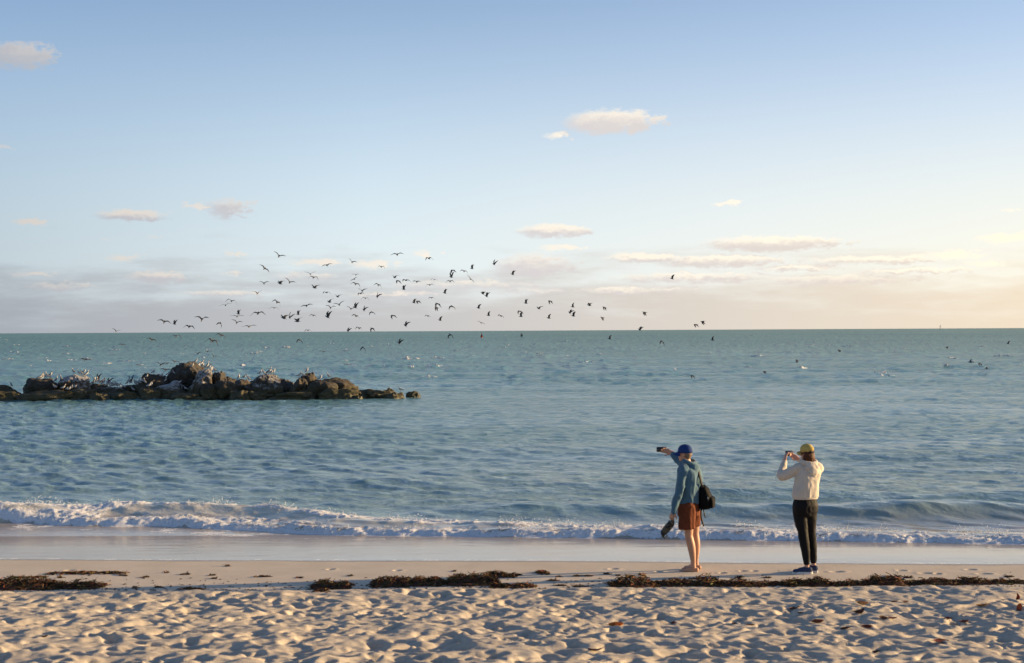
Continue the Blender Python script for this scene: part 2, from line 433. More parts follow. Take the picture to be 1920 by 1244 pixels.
def sea_near(x, y):
    h, depth = sea_far(x, y)
    yc = crest_y(x); yf = front_y(x)
    zs = SEA + h
    # the breaker
    left = sstep(-2.2, -4.5, x)
    H = 0.09 + 0.07 * left
    d = y - yc
    wave = H * np.where(d < 0, sstep(-1.25, -0.05, d), np.exp(-(d / 0.9) ** 2))
    span = np.maximum(yc - yf, 0.3)
    t = (y - yf)
    roll = (0.075 + 0.02 * left) * (0.45 + 1.1 * fbm(x * .8, x * 0 + 7, 107, 3)) * sstep(-0.02, 0.30, t) * (1 - 0.45 * sstep(.5, 1.3, t)) * sstep(1.2, .1, d)
    lump = fbm(x * 2.9, y * 2.9, 131, 5, .68); fine = fbm(x * 11, y * 11, 141, 3, .65)
    inb = sstep(-0.14, -0.02, t) * sstep(.75, .05, d)
    lace = fbm(x * 1.1, y * 1.6, 151, 4, .6)
    # foam: full on the front roll and on the crest, laced between
    rollf = sstep(-.08, .02, t + .30 * (lump - .5)) * sstep(.52, .12, t + 1.2 * (lump - .5)) * sstep(.12, .42, lump + .3 * fine)
    face = sstep(-8.6, -7.4, x) * sstep(1.2, -1.0, x)
    crestf = sstep(-.70 + .35 * face, -.10, d + .8 * (lace - .5)) * sstep(.16, .0, d + .35 * (lump - .5)) * (1 - .6 * sstep(1, 4, x))
    mid = .62 * inb * sstep(.50, .63, lace * .55 + lump * .45 + .09 * sstep(-7.5, -9.0, x)) * (1 - .7 * face * sstep(-1.1, -.7, d))
    foam = np.clip(np.maximum(np.maximum(rollf, crestf), mid), 0, 1) * inb
    # trailing lace behind the breaker and a thin swash line before it
    trail = 0.62 * sstep(.0, .5, d) * sstep(1.9, .4, d) * sstep(.55, .68, fbm(x * 1.6, y * 2.6, 161, 4, .6))
    sw = 0.75 * sstep(.56, .66, fbm(x * 1.4, y * 3.5, 171, 4, .62)) * sstep(-1.6, -.1, t) * sstep(.2, 0, t) * sstep(1.0, -4.0, x)
    foam = np.maximum(foam, np.maximum(trail, sw))
    foam = foam * (0.60 + 0.55 * sstep(.30, .62, fine * .5 + lump * .5))
    zs = zs + np.maximum(wave, 0) * 1.0 + roll + np.clip(foam, 0, 1) * inb * (0.06 * (lump - .42) + 0.075 * (fine - .45)) * sstep(-.05, .12, t)
    # swash film lying on the sand
    ye = swash_edge(x)
    film = base_z(y) + relief_at(x, y) + np.clip((y - ye) * 0.011, -0.06, 0.022) + 0.0035 * (fbm(x * 1.2, y * 7, 181, 3) - .5) * sstep(0, .6, y - ye)
    runup = sstep(0.0, 1.0, t)                                # seaward of the foam the sheet joins the sea level
    sheet = np.where(film > SEA - .015, film, SEA - .015 + .006 * (fbm(x * 2.0, y * 6, 183, 3) - .5))
    k = 0.02
    zs = zs + (zs - SEA) * 0
    z = np.where(t > 0, np.maximum(zs + (sheet - SEA) * (1 - sstep(0.6, 2.2, t)) * (sheet > SEA), sheet), sheet)
    silt_glow = np.clip(1.10 - depth / 0.22, 0, 1)
    silt_glow = np.maximum(silt_glow, 1.35 * sstep(-1.6, -.7, d) * sstep(.25, -.15, d) * (.35 + .65 * sstep(1.5, -1, x)))  # crest face made paler: light through the wave put into its colour
    silt_glow = np.maximum(silt_glow, 0.12 * sstep(26, 12, y - 24))
    silt_glow = np.maximum(silt_glow, sstep(1.5, .5, t))
    bub = sstep(.16, .0, np.abs(y - ye - .07)) * sstep(.5, .62, fbm(x * 9, y * 12, 191, 2)) * .5
    foam = np.maximum(foam, bub)
    return z, foam, silt_glow

inv = np.arange(1 / 20.4, 1 / 12000.0, -7.6e-5)
yrow = np.concatenate([1 / inv, [9000., 12000., 20000.]]); yrow = np.unique(yrow)
tcol = np.concatenate([-np.geomspace(9, 1.02, 14), np.linspace(-1, 1, 960), np.geomspace(1.02, 9, 14)])
YY, TT = np.meshgrid(yrow, tcol, indexing='ij')
XX = TT * (0.44 * YY + 4.0)
nn_ = int((yrow < 33.0).sum())
H_, DEP = sea_far(XX[nn_:], YY[nn_:])
zn, fn_, sn = sea_near(XX[:nn_], YY[:nn_])
ZZ = np.concatenate([zn, SEA + H_]); FO = np.concatenate([fn_, H_ * 0])
SI = np.concatenate([sn, np.maximum(np.clip(1.10 - DEP / 0.22, 0, 1), 0.12 * sstep(26, 12, YY[nn_:] - 24))])
me = grid_mesh('sea', XX, YY, ZZ, {'foam': FO, 'silt_glow': SI})

def mat_sea():
    mt = bpy.data.materials.new('sea_water'); mt.use_nodes = True
    t = NT(mt.node_tree); out = t.n['Material Output']; t.n.remove(t.n['Principled BSDF'])
    P = t.node('ShaderNodeNewGeometry').outputs['Position']
    x, y, z = t.sep(P)
    foam = t.attr('foam').outputs['Fac']; silt_glow = t.attr('silt_glow').outputs['Fac']
    big = t.noise(t.xyz(t.math('MULTIPLY', x, .010), t.math('MULTIPLY', y, .004), 0.0), 1.0, 4.0)
    deep = t.mix(t.rng(big, .32, .68), (.058, .185, .190), (.085, .226, .218))
    deep = t.mix(t.rng(y, 28.0, 130.0, .85, 0.0), deep, (.185, .315, .315))
    body = t.mix(t.math('MINIMUM', silt_glow, 1.0), deep, t.mix(t.rng(silt_glow, 1.0, 1.3), (.365, .300, .225), (.52, .475, .37)))  # the palest tone stands in for light coming through the crest
    # fine chop
    vec = t.xyz(t.math('MULTIPLY', x, .85), t.math('ADD', y, t.math('MULTIPLY', x, .10)), 0.0)
    n0 = t.noise(vec, .70, 7.0, .68, .25)
    n0 = t.math('SUBTRACT', 1.0, t.math('ABSOLUTE', t.math('SUBTRACT', t.math('MULTIPLY', n0, 2.0), 1.0)))
    n1 = t.noise(vec, 3.0, 4.0, .62, .2)
    gst = t.rng(t.noise(t.xyz(t.math('MULTIPLY', x, .035), t.math('MULTIPLY', y, .09), 5.0), 1.0, 3.0), .3, .7, .55, 1.35)
    h = t.math('MULTIPLY', gst, t.math('ADD', t.math('MULTIPLY', n0, 1.0), t.math('MULTIPLY', n1, .42)))
    open_ = t.rng(y, 26.0, 30.0)
    nrm = t.bump(h, t.math('ADD', .03, t.math('MULTIPLY', open_, .50)), .24)
    fr = t.node('ShaderNodeFresnel'); fr.inputs[0].default_value = 1.33; t.put(fr.inputs['Normal'], nrm)
    dif = t.node('ShaderNodeBsdfDiffuse'); t.put(dif.inputs[0], body); t.put(dif.inputs['Normal'], nrm)
    gl = t.node('ShaderNodeBsdfGlossy'); gl.inputs['Roughness'].default_value = .10; t.put(gl.inputs['Normal'], nrm)
    gl.inputs[0].default_value = (1, 1, 1, 1)
    mx = t.node('ShaderNodeMixShader'); t.put(mx.inputs[0], t.math('MINIMUM', fr.outputs[0], t.math('MULTIPLY', t.rng(t.math('DIVIDE', 1.0, y), 1 / 55.0, 1 / 900.0, .75, .20, smooth=False), t.rng(silt_glow, .3, 1.0, 1.0, .62))))
    t.put(mx.inputs[1], dif.outputs[0]); t.put(mx.inputs[2], gl.outputs[0])
    fn = t.noise(P, 26.0, 6.0, .75)
    fd = t.node('ShaderNodeBsdfPrincipled')
    t.put(fd.inputs['Base Color'], t.mix(t.rng(fn, .3, .7), (.58, .57, .56), (.86, .86, .86)))
    fd.inputs['Roughness'].default_value = .75
    t.put(fd.inputs['Normal'], t.bump(fn, .8, .03))
    mx2 = t.node('ShaderNodeMixShader')
    ff = t.rng(t.math('ADD', foam, t.math('MULTIPLY', t.math('SUBTRACT', fn, .5), 1.7)), .30, .66)
    t.put(mx2.inputs[0], t.math('MULTIPLY', ff, t.rng(foam, .02, .15)))
    t.put(mx2.inputs[1], mx.outputs[0]); t.put(mx2.inputs[2], fd.outputs[0])
    t.put(out.inputs[0], mx2.outputs[0])
    return mt
SEA_MAT = mat_sea()
sea = mesh_obj('sea', me, SEA_MAT)
tag(sea, 'choppy turquoise sea reaching the horizon, breaking in a line of foam on the beach', kind='structure')
# ------------------------------------------------------------------ bird-roost boulders
def icosphere(sub):
    bm = bmesh.new(); bmesh.ops.create_icosphere(bm, subdivisions=sub, radius=1.0)
    v = np.array([q.co[:] for q in bm.verts]); f = [[w.index for w in p.verts] for p in bm.faces]; bm.free()
    return v, f
ICO4 = icosphere(5); ICO2 = icosphere(2); ICO1 = icosphere(1)

def mat_rock():
    mt = bpy.data.materials.new('breakwater_rock'); mt.use_nodes = True
    t = NT(mt.node_tree); b = t.n['Principled BSDF']
    geo = t.node('ShaderNodeNewGeometry'); P = geo.outputs['Position']
    x, y, z = t.sep(P); nx, ny, nz = t.sep(geo.outputs['Normal'])
    n1 = t.noise(P, 1.7, 6.0, .6); n2 = t.noise(P, 9.0, 6.0, .65); n3 = t.noise(P, 40.0, 3.0, .6)
    oi = t.node('ShaderNodeObjectInfo').outputs['Random']
    c = t.mix(t.rng(n1, .35, .65), (.045, .038, .029), (.108, .085, .058))
    c = t.mix(t.rng(oi, .2, .9), c, t.mix(t.rng(n2, .3, .7), (.028, .026, .023), (.075, .064, .050)))
    c = t.mix(t.math('MULTIPLY', t.rng(n2, .52, .68), .6), c, (.035, .030, .024))
    # green-brown weed below the splash line
    wl = t.rng(t.math('ADD', z, t.math('MULTIPLY', t.math('SUBTRACT', n1, .5), .5)), -.05, .55, 1.0, 0.0)
    c = t.mix(t.math('MULTIPLY', wl, .85), c, t.mix(n2, (.030, .030, .012), (.085, .072, .028)))
    # droppings: caps and runs
    runs = t.noise(t.xyz(t.math('MULTIPLY', x, 9.0), t.math('MULTIPLY', y, 9.0), t.math('MULTIPLY', z, .9)), 1.0, 4.0, .6)
    g = t.attr('guano', 'OBJECT').outputs['Fac']
    amt = t.math('ADD', t.math('ADD', t.math('MULTIPLY', nz, .50), runs), t.math('MULTIPLY', g, .55))
    amt = t.rng(amt, 1.10, 1.50)
    amt = t.math('MULTIPLY', amt, t.rng(z, .0, .45))
    c = t.mix(t.math('MULTIPLY', amt, t.rng(g, 0, .3, 0, .85)), c, t.mix(n3, (.27, .27, .28), (.46, .45, .44)))
    t.put(b.inputs['Base Color'], c)
    t.put(b.inputs['Roughness'], t.rng(z, -.25, .15, .28, .85))
    b.inputs['Specular IOR Level'].default_value = .35
    t.put(b.inputs['Normal'], t.bump(t.math('ADD', n2, t.math('MULTIPLY', n3, .35)), .75, .09))
    return mt
ROCK = mat_rock()

def boulder(px0, px1, top, Y, dep, guano, label, seed, tilt=0.0, flat=0.0, group='boulders of the breakwater'):
    r = np.random.default_rng(seed)
    v, f = ICO4
    n = int(r.integers(9, 14))
    N = r.normal(size=(n, 3)); N /= np.linalg.norm(N, axis=1)[:, None]
    N[0] = (0.15 * r.normal(), 0.15 * r.normal(), 1); N[1] = (r.normal() * .3, -1, .25 * r.normal())
    N /= np.linalg.norm(N, axis=1)[:, None]
    d = r.uniform(.62, .98, n); d[0] = .78 - flat
    dots = v @ N.T
    q = d[None] / np.maximum(dots, .05)
    rad = -np.log(np.exp(-18 * np.minimum(q, 3)).sum(1) + math.exp(-18 * 1.05)) / 18
    p = v * rad[:, None]
    o_ = r.uniform(0, 50, 3)
    no = (vnoise3(p * 1.8 + o_, seed) - .5) * .36 + (vnoise3(p * 4.5 + o_, seed + 1) - .5) * .24 + (vnoise3(p * 11 + o_, seed + 2) - .5) * .085
    crk = np.abs(vnoise3(p * 2.6 + o_ + 9, seed + 3) - .5)
    no -= .10 * np.exp(-(crk / .035) ** 2)
    no += (vnoise3(p * 24 + o_, seed + 4) - .5) * .035
    p = p * (1 + no)[:, None]
    c, s = math.cos(tilt), math.sin(tilt)
    p = np.stack([p[:, 0] * c - p[:, 2] * s, p[:, 1], p[:, 0] * s + p[:, 2] * c], -1)
    ov = (px1 - px0) * (.10 if top > 725 else .07)
    a = at_y(px0 - ov, 700, Y).x; b = at_y(px1 + (ov if px1 < 690 else 0), 700, Y).x
    ztop = at_y((px0 + px1) / 2, top, Y).z
    zbot = SEA - 0.55
    lo, hi = p.min(0), p.max(0)
    u = (p - lo) / (hi - lo)
    w = b - a
    p = np.stack([(u[:, 0] - .5) * w, (u[:, 1] - .5) * dep, u[:, 2] * (ztop - zbot)], -1)
    me = raw_mesh('boulder', p, f)
    o = mesh_obj('boulder', me, ROCK)
    o.location = ((a + b) / 2, Y, zbot)
    o['guano'] = float(guano)
    tag(o, label, 'boulder', group)
    return o
# px0, px1, top row, distance, depth, droppings, label
BO = [
 (-45, 41, 721, 80.0, 2.2, .2, 'low tan boulder at the left picture edge, lit on its right end', 0, .12),
 (-50, 36, 735, 78.4, 1.7, 0, 'dark low wet boulder at the waterline in the left picture corner of the rocks', 0, .1),
 (38, 107, 709, 80.3, 2.2, .25, 'long flat-topped brown boulder, second of the tall ones from the left', .05, .15),
 (30, 138, 734, 78.2, 1.6, 0, 'long low weedy slab in front of the flat-topped brown boulder', 0, .2),
 (110, 170, 702, 80.2, 2.1, .95, 'rounded boulder capped white with droppings, left of the crowded low rocks', 0, 0),
 (132, 178, 729, 78.6, 1.6, .3, 'brown waterline boulder below the white-capped rounded one', 0, .1),
 (170, 206, 735, 78.0, 1.4, .1, 'small pale-fronted boulder at the waterline under the bird crowd', 0, 0),
 (176, 240, 724, 80.4, 1.8, .7, 'low boulder crowded with gulls, behind the small pale-fronted one', 0, .15),
 (200, 269, 731, 78.5, 1.6, .3, 'broad low brown boulder at the waterline below the right end of the bird crowd', 0, .15),
 (262, 315, 700, 80.3, 2.0, .15, 'dark smooth round boulder left of the summit', 0, 0),
 (264, 300, 729, 78.5, 1.3, .2, 'small dark waterline boulder below the dark round one', 0, 0),
 (290, 352, 714, 79.3, 1.7, .9, 'boulder with a broad white-stained top between the dark round one and the summit', 0, .12),
 (318, 402, 678, 81.2, 2.5, .45, 'tallest boulder of the breakwater, the dark summit with gulls on its tip', -.35, 0),
 (352, 397, 692, 79.4, 1.6, .9, 'white-streaked steep boulder leaning in front of the summit', .1, 0),
 (394, 427, 695, 80.3, 1.6, .5, 'dark streaked boulder tucked against the right side of the summit', 0, 0),
 (322, 388, 735, 78.2, 1.5, 0, 'flat weedy slab at the waterline below the summit', 0, .2),
 (379, 409, 718, 78.6, 1.3, .1, 'narrow upright boulder at the waterline right below the summit', .2, 0),
 (400, 450, 713, 78.9, 1.7, .35, 'large brown-fronted boulder right of the narrow upright one', -.1, .05),
 (432, 475, 711, 80.0, 1.7, .45, 'dull grey boulder with two gulls, left of the pyramid-shaped boulder', 0, .1),
 (432, 468, 735, 78.0, 1.3, 0, 'small greenish rounded boulder at the waterline below the two gulls', 0, 0),
 (474, 529, 701, 79.0, 1.8, .75, 'big pyramid-shaped boulder with white runs down its left side', .1, 0),
 (462, 512, 734, 78.3, 1.4, 0, 'low weedy boulder at the foot of the pyramid-shaped boulder', 0, .12),
 (504, 590, 734, 78.3, 1.5, 0, 'long greenish slab at the waterline right of the pyramid-shaped boulder', 0, .25),
 (520, 550, 717, 80.0, 1.5, .2, 'small brown boulder in the gap right of the pyramid-shaped boulder', 0, 0),
 (542, 579, 708, 79.2, 1.6, .45, 'pointed boulder with a warm sunlit right face', -.1, 0),
 (560, 595, 698, 80.6, 1.7, .25, 'dark peaked boulder behind the pointed sunlit one', .1, 0),
 (574, 630, 714, 78.9, 1.7, .1, 'broad brown boulder right of the pointed sunlit one', -.15, .05),
 (588, 663, 708, 80.2, 1.9, .2, 'long sloping boulder with a single white gull, near the right end', -.12, .1),
 (604, 667, 731, 78.2, 1.5, 0, 'blocky wet boulder at the waterline below the lone white gull', 0, .15),
 (656, 692, 729, 79.0, 1.3, 0, 'low dark boulder where the breakwater drops toward its tip', 0, .1),
 (682, 742, 729, 79.2, 1.5, 0, 'long low boulder second from the tip', 0, .15),
 (718, 759, 735, 78.6, 1.2, 0, 'flat boulder at the tip with a sunlit orange end', 0, .2),
 (724, 741, 727, 80.0, .9, 0, 'small dark knob behind the long low boulder near the tip', 0, 0),
 (660, 680, 740, 78.0, .8, 0, 'tiny wet rock at the waterline near the tip', 0, 0),
 (92, 124, 716, 80.8, 1.8, .1, 'brown boulder wedged between the flat-topped and the white-capped boulders', 0, 0),
 (160, 202, 719, 81.0, 1.8, .2, 'low dark boulder behind the left of the bird crowd', .1, 0),
 (222, 272, 720, 81.0, 1.8, .2, 'low dark boulder behind the right of the bird crowd', -.1, .1),
 (298, 337, 706, 81.0, 1.8, .1, 'dark boulder filling the gap just left of the summit', .2, 0),
 (414, 446, 705, 81.2, 1.8, .2, 'dark boulder behind the large brown-fronted one', 0, 0),
 (455, 487, 713, 80.9, 1.7, .2, 'dark boulder wedged against the left of the pyramid-shaped boulder', .2, 0),
 (520, 552, 709, 81.3, 1.7, .1, 'dark boulder at the back of the gap right of the pyramid', 0, 0),
 (640, 674, 721, 80.4, 1.5, 0, 'dark stepped boulder at the right foot of the long sloping boulder', -.2, 0),
 (763, 789, 733, 80.0, 1.0, 0, 'lone dark rock awash beyond the tip of the breakwater', 0, .1),
]
boulders = []
for i, (a, b, tp, Y, dp, gu, lab, tl, fl) in enumerate(BO):
    jit = ((i * 37) % 9 - 5) if tp > 728 and b < 690 else 0
    boulders.append(boulder(a, b, tp + jit, Y, dp, gu, lab, 300 + i * 7, tl + (.18 * ((i * 53) % 5 - 2) / 2 if tp > 728 else 0), fl * .35))

# combined search tree over the boulders, for setting birds down on them
bv, bf = [], []
for o in boulders:
    k0 = len(bv); L = o.location
    bv += [tuple(Vector(q.co) + L) for q in o.data.vertices]
    bf += [tuple(w + k0 for w in p.vertices) for p in o.data.polygons]
TREE = BVHTree.FromPolygons(bv, bf)

# ------------------------------------------------------------------ gulls
FEATHER = principled('feathers', (1, 1, 1), .75, .2, tint=True, var=.12, scale=60)
def lathe(path, seg=8):
    """rings (y, z, rx, rz) along y -> verts, faces"""
    V, F = [], []
    for (y, z, rx_, rz) in path:
        for k in range(seg):
            a = 2 * math.pi * k / seg
            V.append((rx_ * math.cos(a), y, z + rz * math.sin(a)))
    n = len(path)
    for i in range(n - 1):
        for k in range(seg):
            F.append((i * seg + k, i * seg + (k + 1) % seg, (i + 1) * seg + (k + 1) % seg, (i + 1) * seg + k))
    F.append(tuple(range(seg - 1, -1, -1))); F.append(tuple((n - 1) * seg + k for k in range(seg)))
    return V, F

def flying_gull(a1, a2, sweep, fold=1.0):
    """one gull: body, head, bill, fanned tail and two jointed wings; a1, a2 inner and outer wing angles"""
    V, F = lathe([(-.27, .005, .045, .006), (-.20, .003, .035, .012), (-.12, 0, .040, .035), (-.02, -.005, .055, .055), (.08, 0, .052, .052),
                  (.15, .012, .036, .036), (.19, .02, .034, .034), (.225, .018, .024, .024), (.245, .012, .010, .010), (.285, .004, .004, .005)])
    C = []
    for v in V:
        if v[1] > .17: C.append((.06, .06, .065) if v[1] < .24 else (.10, .03, .02))
        elif v[1] < -.24: C.append((.05, .05, .05))
        else: C.append((.06, .06, .068) if v[2] > .015 else (.22, .22, .23))
    st = [(.02, .16, 0.0), (.10, .165, .02), (.20, .155, .045), (.27, .14, .05), (.36, .105, .02), (.45, .07, -.03), (.52, .035, -.08), (.555, .008, -.115)]
    for side in (-1, 1):
        pts = []; x = z = 0.0; last = 0.0
        for (s_, ch, le) in st:
            ch *= 1.3
            ds = (s_ - last) * fold
            ang = a1 if s_ <= .22 else a2 if s_ > .30 else (a1 + a2) / 2
            x += ds * math.cos(ang); z += ds * math.sin(ang); last = s_
            pts.append((x, z, ch, le - sweep * max(0, s_ - .22), ang, s_))
        k0 = len(V)
        for (x, z, ch, le, ang, s_) in pts:
            th = .012 * (1 - s_ * 1.4) + .002
            nx_, nz_ = -math.sin(ang), math.cos(ang)
            y1 = .085 + le; y0 = y1 - ch
            for (yy, tt) in ((y1, 0), (y1 - ch * .35, 1), (y0, 0.1), (y1 - ch * .4, -.6)):
                V.append((side * (x + nx_ * th * tt), yy, z + nz_ * th * tt + .03))
                tip = s_ > .42
                C.append((.03, .03, .032) if tip else ((.045, .045, .052) if tt >= 0 else (.075, .075, .085)))  # undersides dark as well: the backlit look is put into the colour
        for i in range(len(pts) - 1):
            for k in range(4):
                q = (k0 + i * 4 + k, k0 + i * 4 + (k + 1) % 4, k0 + (i + 1) * 4 + (k + 1) % 4, k0 + (i + 1) * 4 + k)
                F.append(q if side < 0 else q[::-1])
        e = [k0 + k for k in range(4)]; F.append(tuple(e if side > 0 else e[::-1]))
        e = [k0 + (len(pts) - 1) * 4 + k for k in range(4)]; F.append(tuple(e[::-1] if side > 0 else e))
    return raw_mesh('gull_in_flight', V, F, C)
def standing_gull(lean, turn, white):
    body = [(-.25, .20, .006, .006), (-.19, .205, .022, .018), (-.10, .215, .05, .045), (0, .235, .068, .065), (.08, .262, .062, .066),
            (.125, .30, .042, .046), (.14, .345, .034, .034), (.155, .375, .033, .032), (.18, .38, .024, .024), (.20, .375, .010, .010), (.245, .366, .003, .004)]
    V, F = lathe(body, 10)
    c, s = math.cos(lean), math.sin(lean)
    V = [(x, y * c - (z - .23) * s, (y * s + (z - .23) * c) + .23) for x, y, z in V]
    C = []
    for i, v in enumerate(V):
        ring = i // 10; upper = (i % 10) in (1, 2, 3, 4)
        if ring >= 9: C.append((.35, .16, .03))
        elif ring >= 6: C.append((.44, .44, .44) if white else (.07, .07, .075))
        elif ring <= 1: C.append((.04, .04, .04))
        elif upper: C.append((.17, .175, .19))
        else: C.append((.44, .44, .44))
    for sx in (-.025, .025):
        k0 = len(V)
        for (z, r_) in ((.20, .006), (.012, .005)):
            for k in range(4):
                V.append((sx + r_ * math.cos(k * 1.571), .01 + r_ * math.sin(k * 1.571), z)); C.append((.07, .04, .03))
        for k in range(4): F.append((k0 + k, k0 + (k + 1) % 4, k0 + 4 + (k + 1) % 4, k0 + 4 + k))
        k0 = len(V)
        for p in ((-.012, -.01, .0), (.012, -.01, 0), (.026, .05, 0), (-.026, .05, 0), (0, 0, .018)):
            V.append((sx + p[0], .01 + p[1], p[2])); C.append((.07, .04, .03))
        F += [(k0, k0 + 1, k0 + 4), (k0 + 1, k0 + 2, k0 + 4), (k0 + 2, k0 + 3, k0 + 4), (k0 + 3, k0, k0 + 4), (k0 + 3, k0 + 2, k0 + 1, k0)]
    return raw_mesh('gull', V, F, C)

POSE = {'V': ([flying_gull(R(34), R(20), .25), flying_gull(R(42), R(8), .3)], 'wings in a V'),
        'U': ([flying_gull(R(68), R(58), .25), flying_gull(R(60), R(72), .2)], 'wings straight up'),
        'G': ([flying_gull(R(22), R(-10), .35), flying_gull(R(14), R(-4), .3)], 'gliding'),
        'A': ([flying_gull(R(14), R(-38), .35), flying_gull(R(20), R(-50), .4)], 'wings arched'),
        'D': ([flying_gull(R(-28), R(-62), .3), flying_gull(R(-15), R(-55), .4)], 'wings down')}
for k in POSE:
    for mme in POSE[k][0]: mme.materials.append(FEATHER); mme.polygons.foreach_set('use_smooth', np.ones(len(mme.polygons), bool))
# photo column, row, apparent size, pose, heading (0 away, 90 to the left), bank
FLY = [(523,481,20,'V',10,22),(496,504,20,'G',5,40),(495,532,15,'V',15,0),(525,532,10,'V',60,0),(543,530,18,'V',10,24),(483,551,17,'V',-10,-5),
(582,515,17,'V',5,0),(588,521,19,'A',0,8),(590,540,11,'V',55,0),(613,498,18,'G',20,-14),(612,549,12,'A',40,0),(434,565,20,'A',20,14),
(423,573,20,'G',15,-12),(519,567,16,'A',25,32),(514,578,15,'A',10,6),(575,574,21,'G',5,-12),(308,604,23,'G',8,13),(327,608,10,'U',65,0),
(355,613,19,'A',0,8),(379,600,23,'V',0,4),(414,607,10,'D',45,40),(445,594,24,'G',0,0),(447,589,9,'U',70,0),(444,606,18,'V',8,14),
(484,588,25,'A',0,-3),(468,613,25,'G',-8,-4),(532,597,11,'V',62,0),(543,596,13,'U',30,25),(559,590,9,'U',70,0),(558,603,11,'V',60,-10),
(587,592,12,'A',20,12),(614,595,13,'U',60,0),(577,620,11,'A',25,0),(330,631,22,'A',0,0),(414,629,16,'A',15,22),(398,640,24,'A',0,16),
(285,638,18,'G',0,18),(562,638,9,'D',50,10),(660,492,14,'V',20,22),(715,501,14,'A',5,6),(745,478,22,'G',0,-5),(804,485,13,'A',35,-6),
(667,516,14,'G',20,0),(664,524,14,'G',15,-32),(667,533,17,'A',0,16),(740,521,12,'V',40,0),(761,526,12,'A',45,0),(747,527,8,'D',60,0),
(781,529,14,'G',25,4),(814,525,13,'A',10,12),(806,535,15,'A',0,-6),(846,520,11,'U',45,0),(844,528,15,'A',0,0),(882,524,18,'G',0,48),
(870,509,14,'A',10,14),(849,507,9,'D',60,-20),(885,504,9,'U',70,0),(709,535,14,'A',20,24),(679,546,15,'V',20,0),(676,551,11,'A',40,-12),
(707,557,12,'U',30,24),(685,560,14,'A',5,8),(757,543,10,'U',60,-14),(834,550,9,'U',75,0),(809,559,11,'A',20,0),(821,570,11,'D',60,0),
(819,577,10,'D',75,10),(848,575,11,'D',40,0),(776,568,8,'U',75,0),(784,565,8,'D',70,-18),(633,557,10,'V',45,0),(618,567,9,'V',55,-25),
(636,572,18,'V',10,-14),(620,578,17,'V',0,6),(658,580,15,'V',10,10),(666,577,11,'U',60,0),(682,582,10,'U',40,22),(698,586,10,'D',40,0),
(667,593,13,'A',30,22),(737,592,10,'D',60,-20),(802,593,10,'A',35,12),(825,601,7,'U',80,0),(760,611,11,'U',50,14),(673,616,13,'A',25,12),
(698,616,9,'D',60,-16),(652,621,8,'U',50,20),(897,578,9,'U',78,0),(905,551,8,'V',60,10),(912,556,10,'U',60,0),(902,606,14,'G',5,24),
(845,628,10,'D',45,-6),(748,644,11,'U',50,22),(681,652,7,'D',45,0),(646,659,12,'A',5,0),(606,660,11,'G',25,6),(926,496,10,'U',40,18),
(961,515,10,'U',70,0),(1260,523,9,'U',72,0),(986,569,9,'U',65,0),(1032,565,9,'D',65,-10),(1010,579,11,'V',45,0),(975,584,9,'D',50,0),
(977,594,10,'U',70,-8),(916,592,7,'U',80,0),(939,593,11,'A',40,20),(1074,576,7,'U',84,0),(1105,573,8,'V',65,0),(1134,577,8,'D',70,0),
(1068,587,9,'U',50,24),(1075,593,10,'U',70,0),(1029,597,8,'U',80,0),(1130,596,8,'D',80,-10),(1209,586,8,'D',70,0),(1305,609,9,'D',60,-8),
(1318,603,9,'D',70,-22),(1199,619,7,'U',55,16),(1143,636,7,'U',80,0),(1242,641,9,'D',50,12),(1336,638,7,'U',80,0),(1434,697,6,'D',70,-20),
(1495,676,6,'D',65,0),(1574,657,6,'D',70,-16),(1820,680,6,'U',70,0),(1838,682,6,'D',50,0),(1850,692,4,'V',60,0),(1890,645,5,'U',70,0),
(1776,653,4,'V',60,0),(1299,705,7,'D',60,0),(229,647,13,'A',15,8),(160,675,20,'G',10,5),(218,622,15,'V',0,14),(371,664,12,'V',30,0),
(389,660,11,'G',30,4),(401,669,12,'V',0,24),(328,679,18,'G',0,14),(301,685,16,'V',20,10),(313,682,13,'A',30,0),(311,694,20,'G',5,5),
(203,719,10,'U',55,10),(246,715,11,'U',40,-12),(184,712,10,'U',60,0)]
def column(px):
    for lim, nm in ((255, 'left of the dark round boulder'), (330, 'left of the summit boulder'), (425, 'over the summit boulder'), (475, 'just right of the summit boulder'), (535, 'over the pyramid boulder'),
                    (600, 'over the pointed boulder'), (665, 'over the sloping boulder'), (720, 'over the low rocks'), (790, 'over the tip of the rocks'), (860, 'just right of the rocks'),
                    (950, 'above the red beacon'), (1050, 'above the dark beacon'), (1170, 'left of the man'), (1370, 'above the man'), (1600, 'above the woman'), (1960, 'far right over the water')):
        if px < lim: return nm
def band(px, py):
    hy = 625 - px / 192.0
    d = hy - py
    return 'high up' if d > 100 else 'halfway up' if d > 55 else 'low in the sky' if d > 22 else 'at the horizon' if d > -12 else 'against the sea'
bins = {}
for i, f in enumerate(FLY): bins.setdefault((column(f[0]), band(f[0], f[1]), f[3]), []).append(i)
ORD = ['leftmost', 'second from left', 'third from left', 'fourth from left', 'fifth from left', 'sixth from left']
fly_label = {}
for (cn, bn, ps), ids in bins.items():
    ids.sort(key=lambda i: FLY[i][0])
    for k, i in enumerate(ids):
        w = POSE[ps][1]
        lab = f'dark gull {w} {bn} {cn}'
        if len(ids) == 2: lab = f'dark gull {w} {bn} {cn}, ' + ('left one' if k == 0 else 'right one')
        elif len(ids) > 2: lab = f'dark gull {w} {bn} {cn}, ' + ('rightmost' if k == len(ids) - 1 else ORD[k])
        fly_label[i] = lab if len(lab.split()) <= 16 else lab.replace('dark gull ', 'gull ').replace(' from left', '').replace('the water', 'water').replace('of the rocks', 'of rocks').replace('the dark round', 'the round')
rb = random.Random(5)
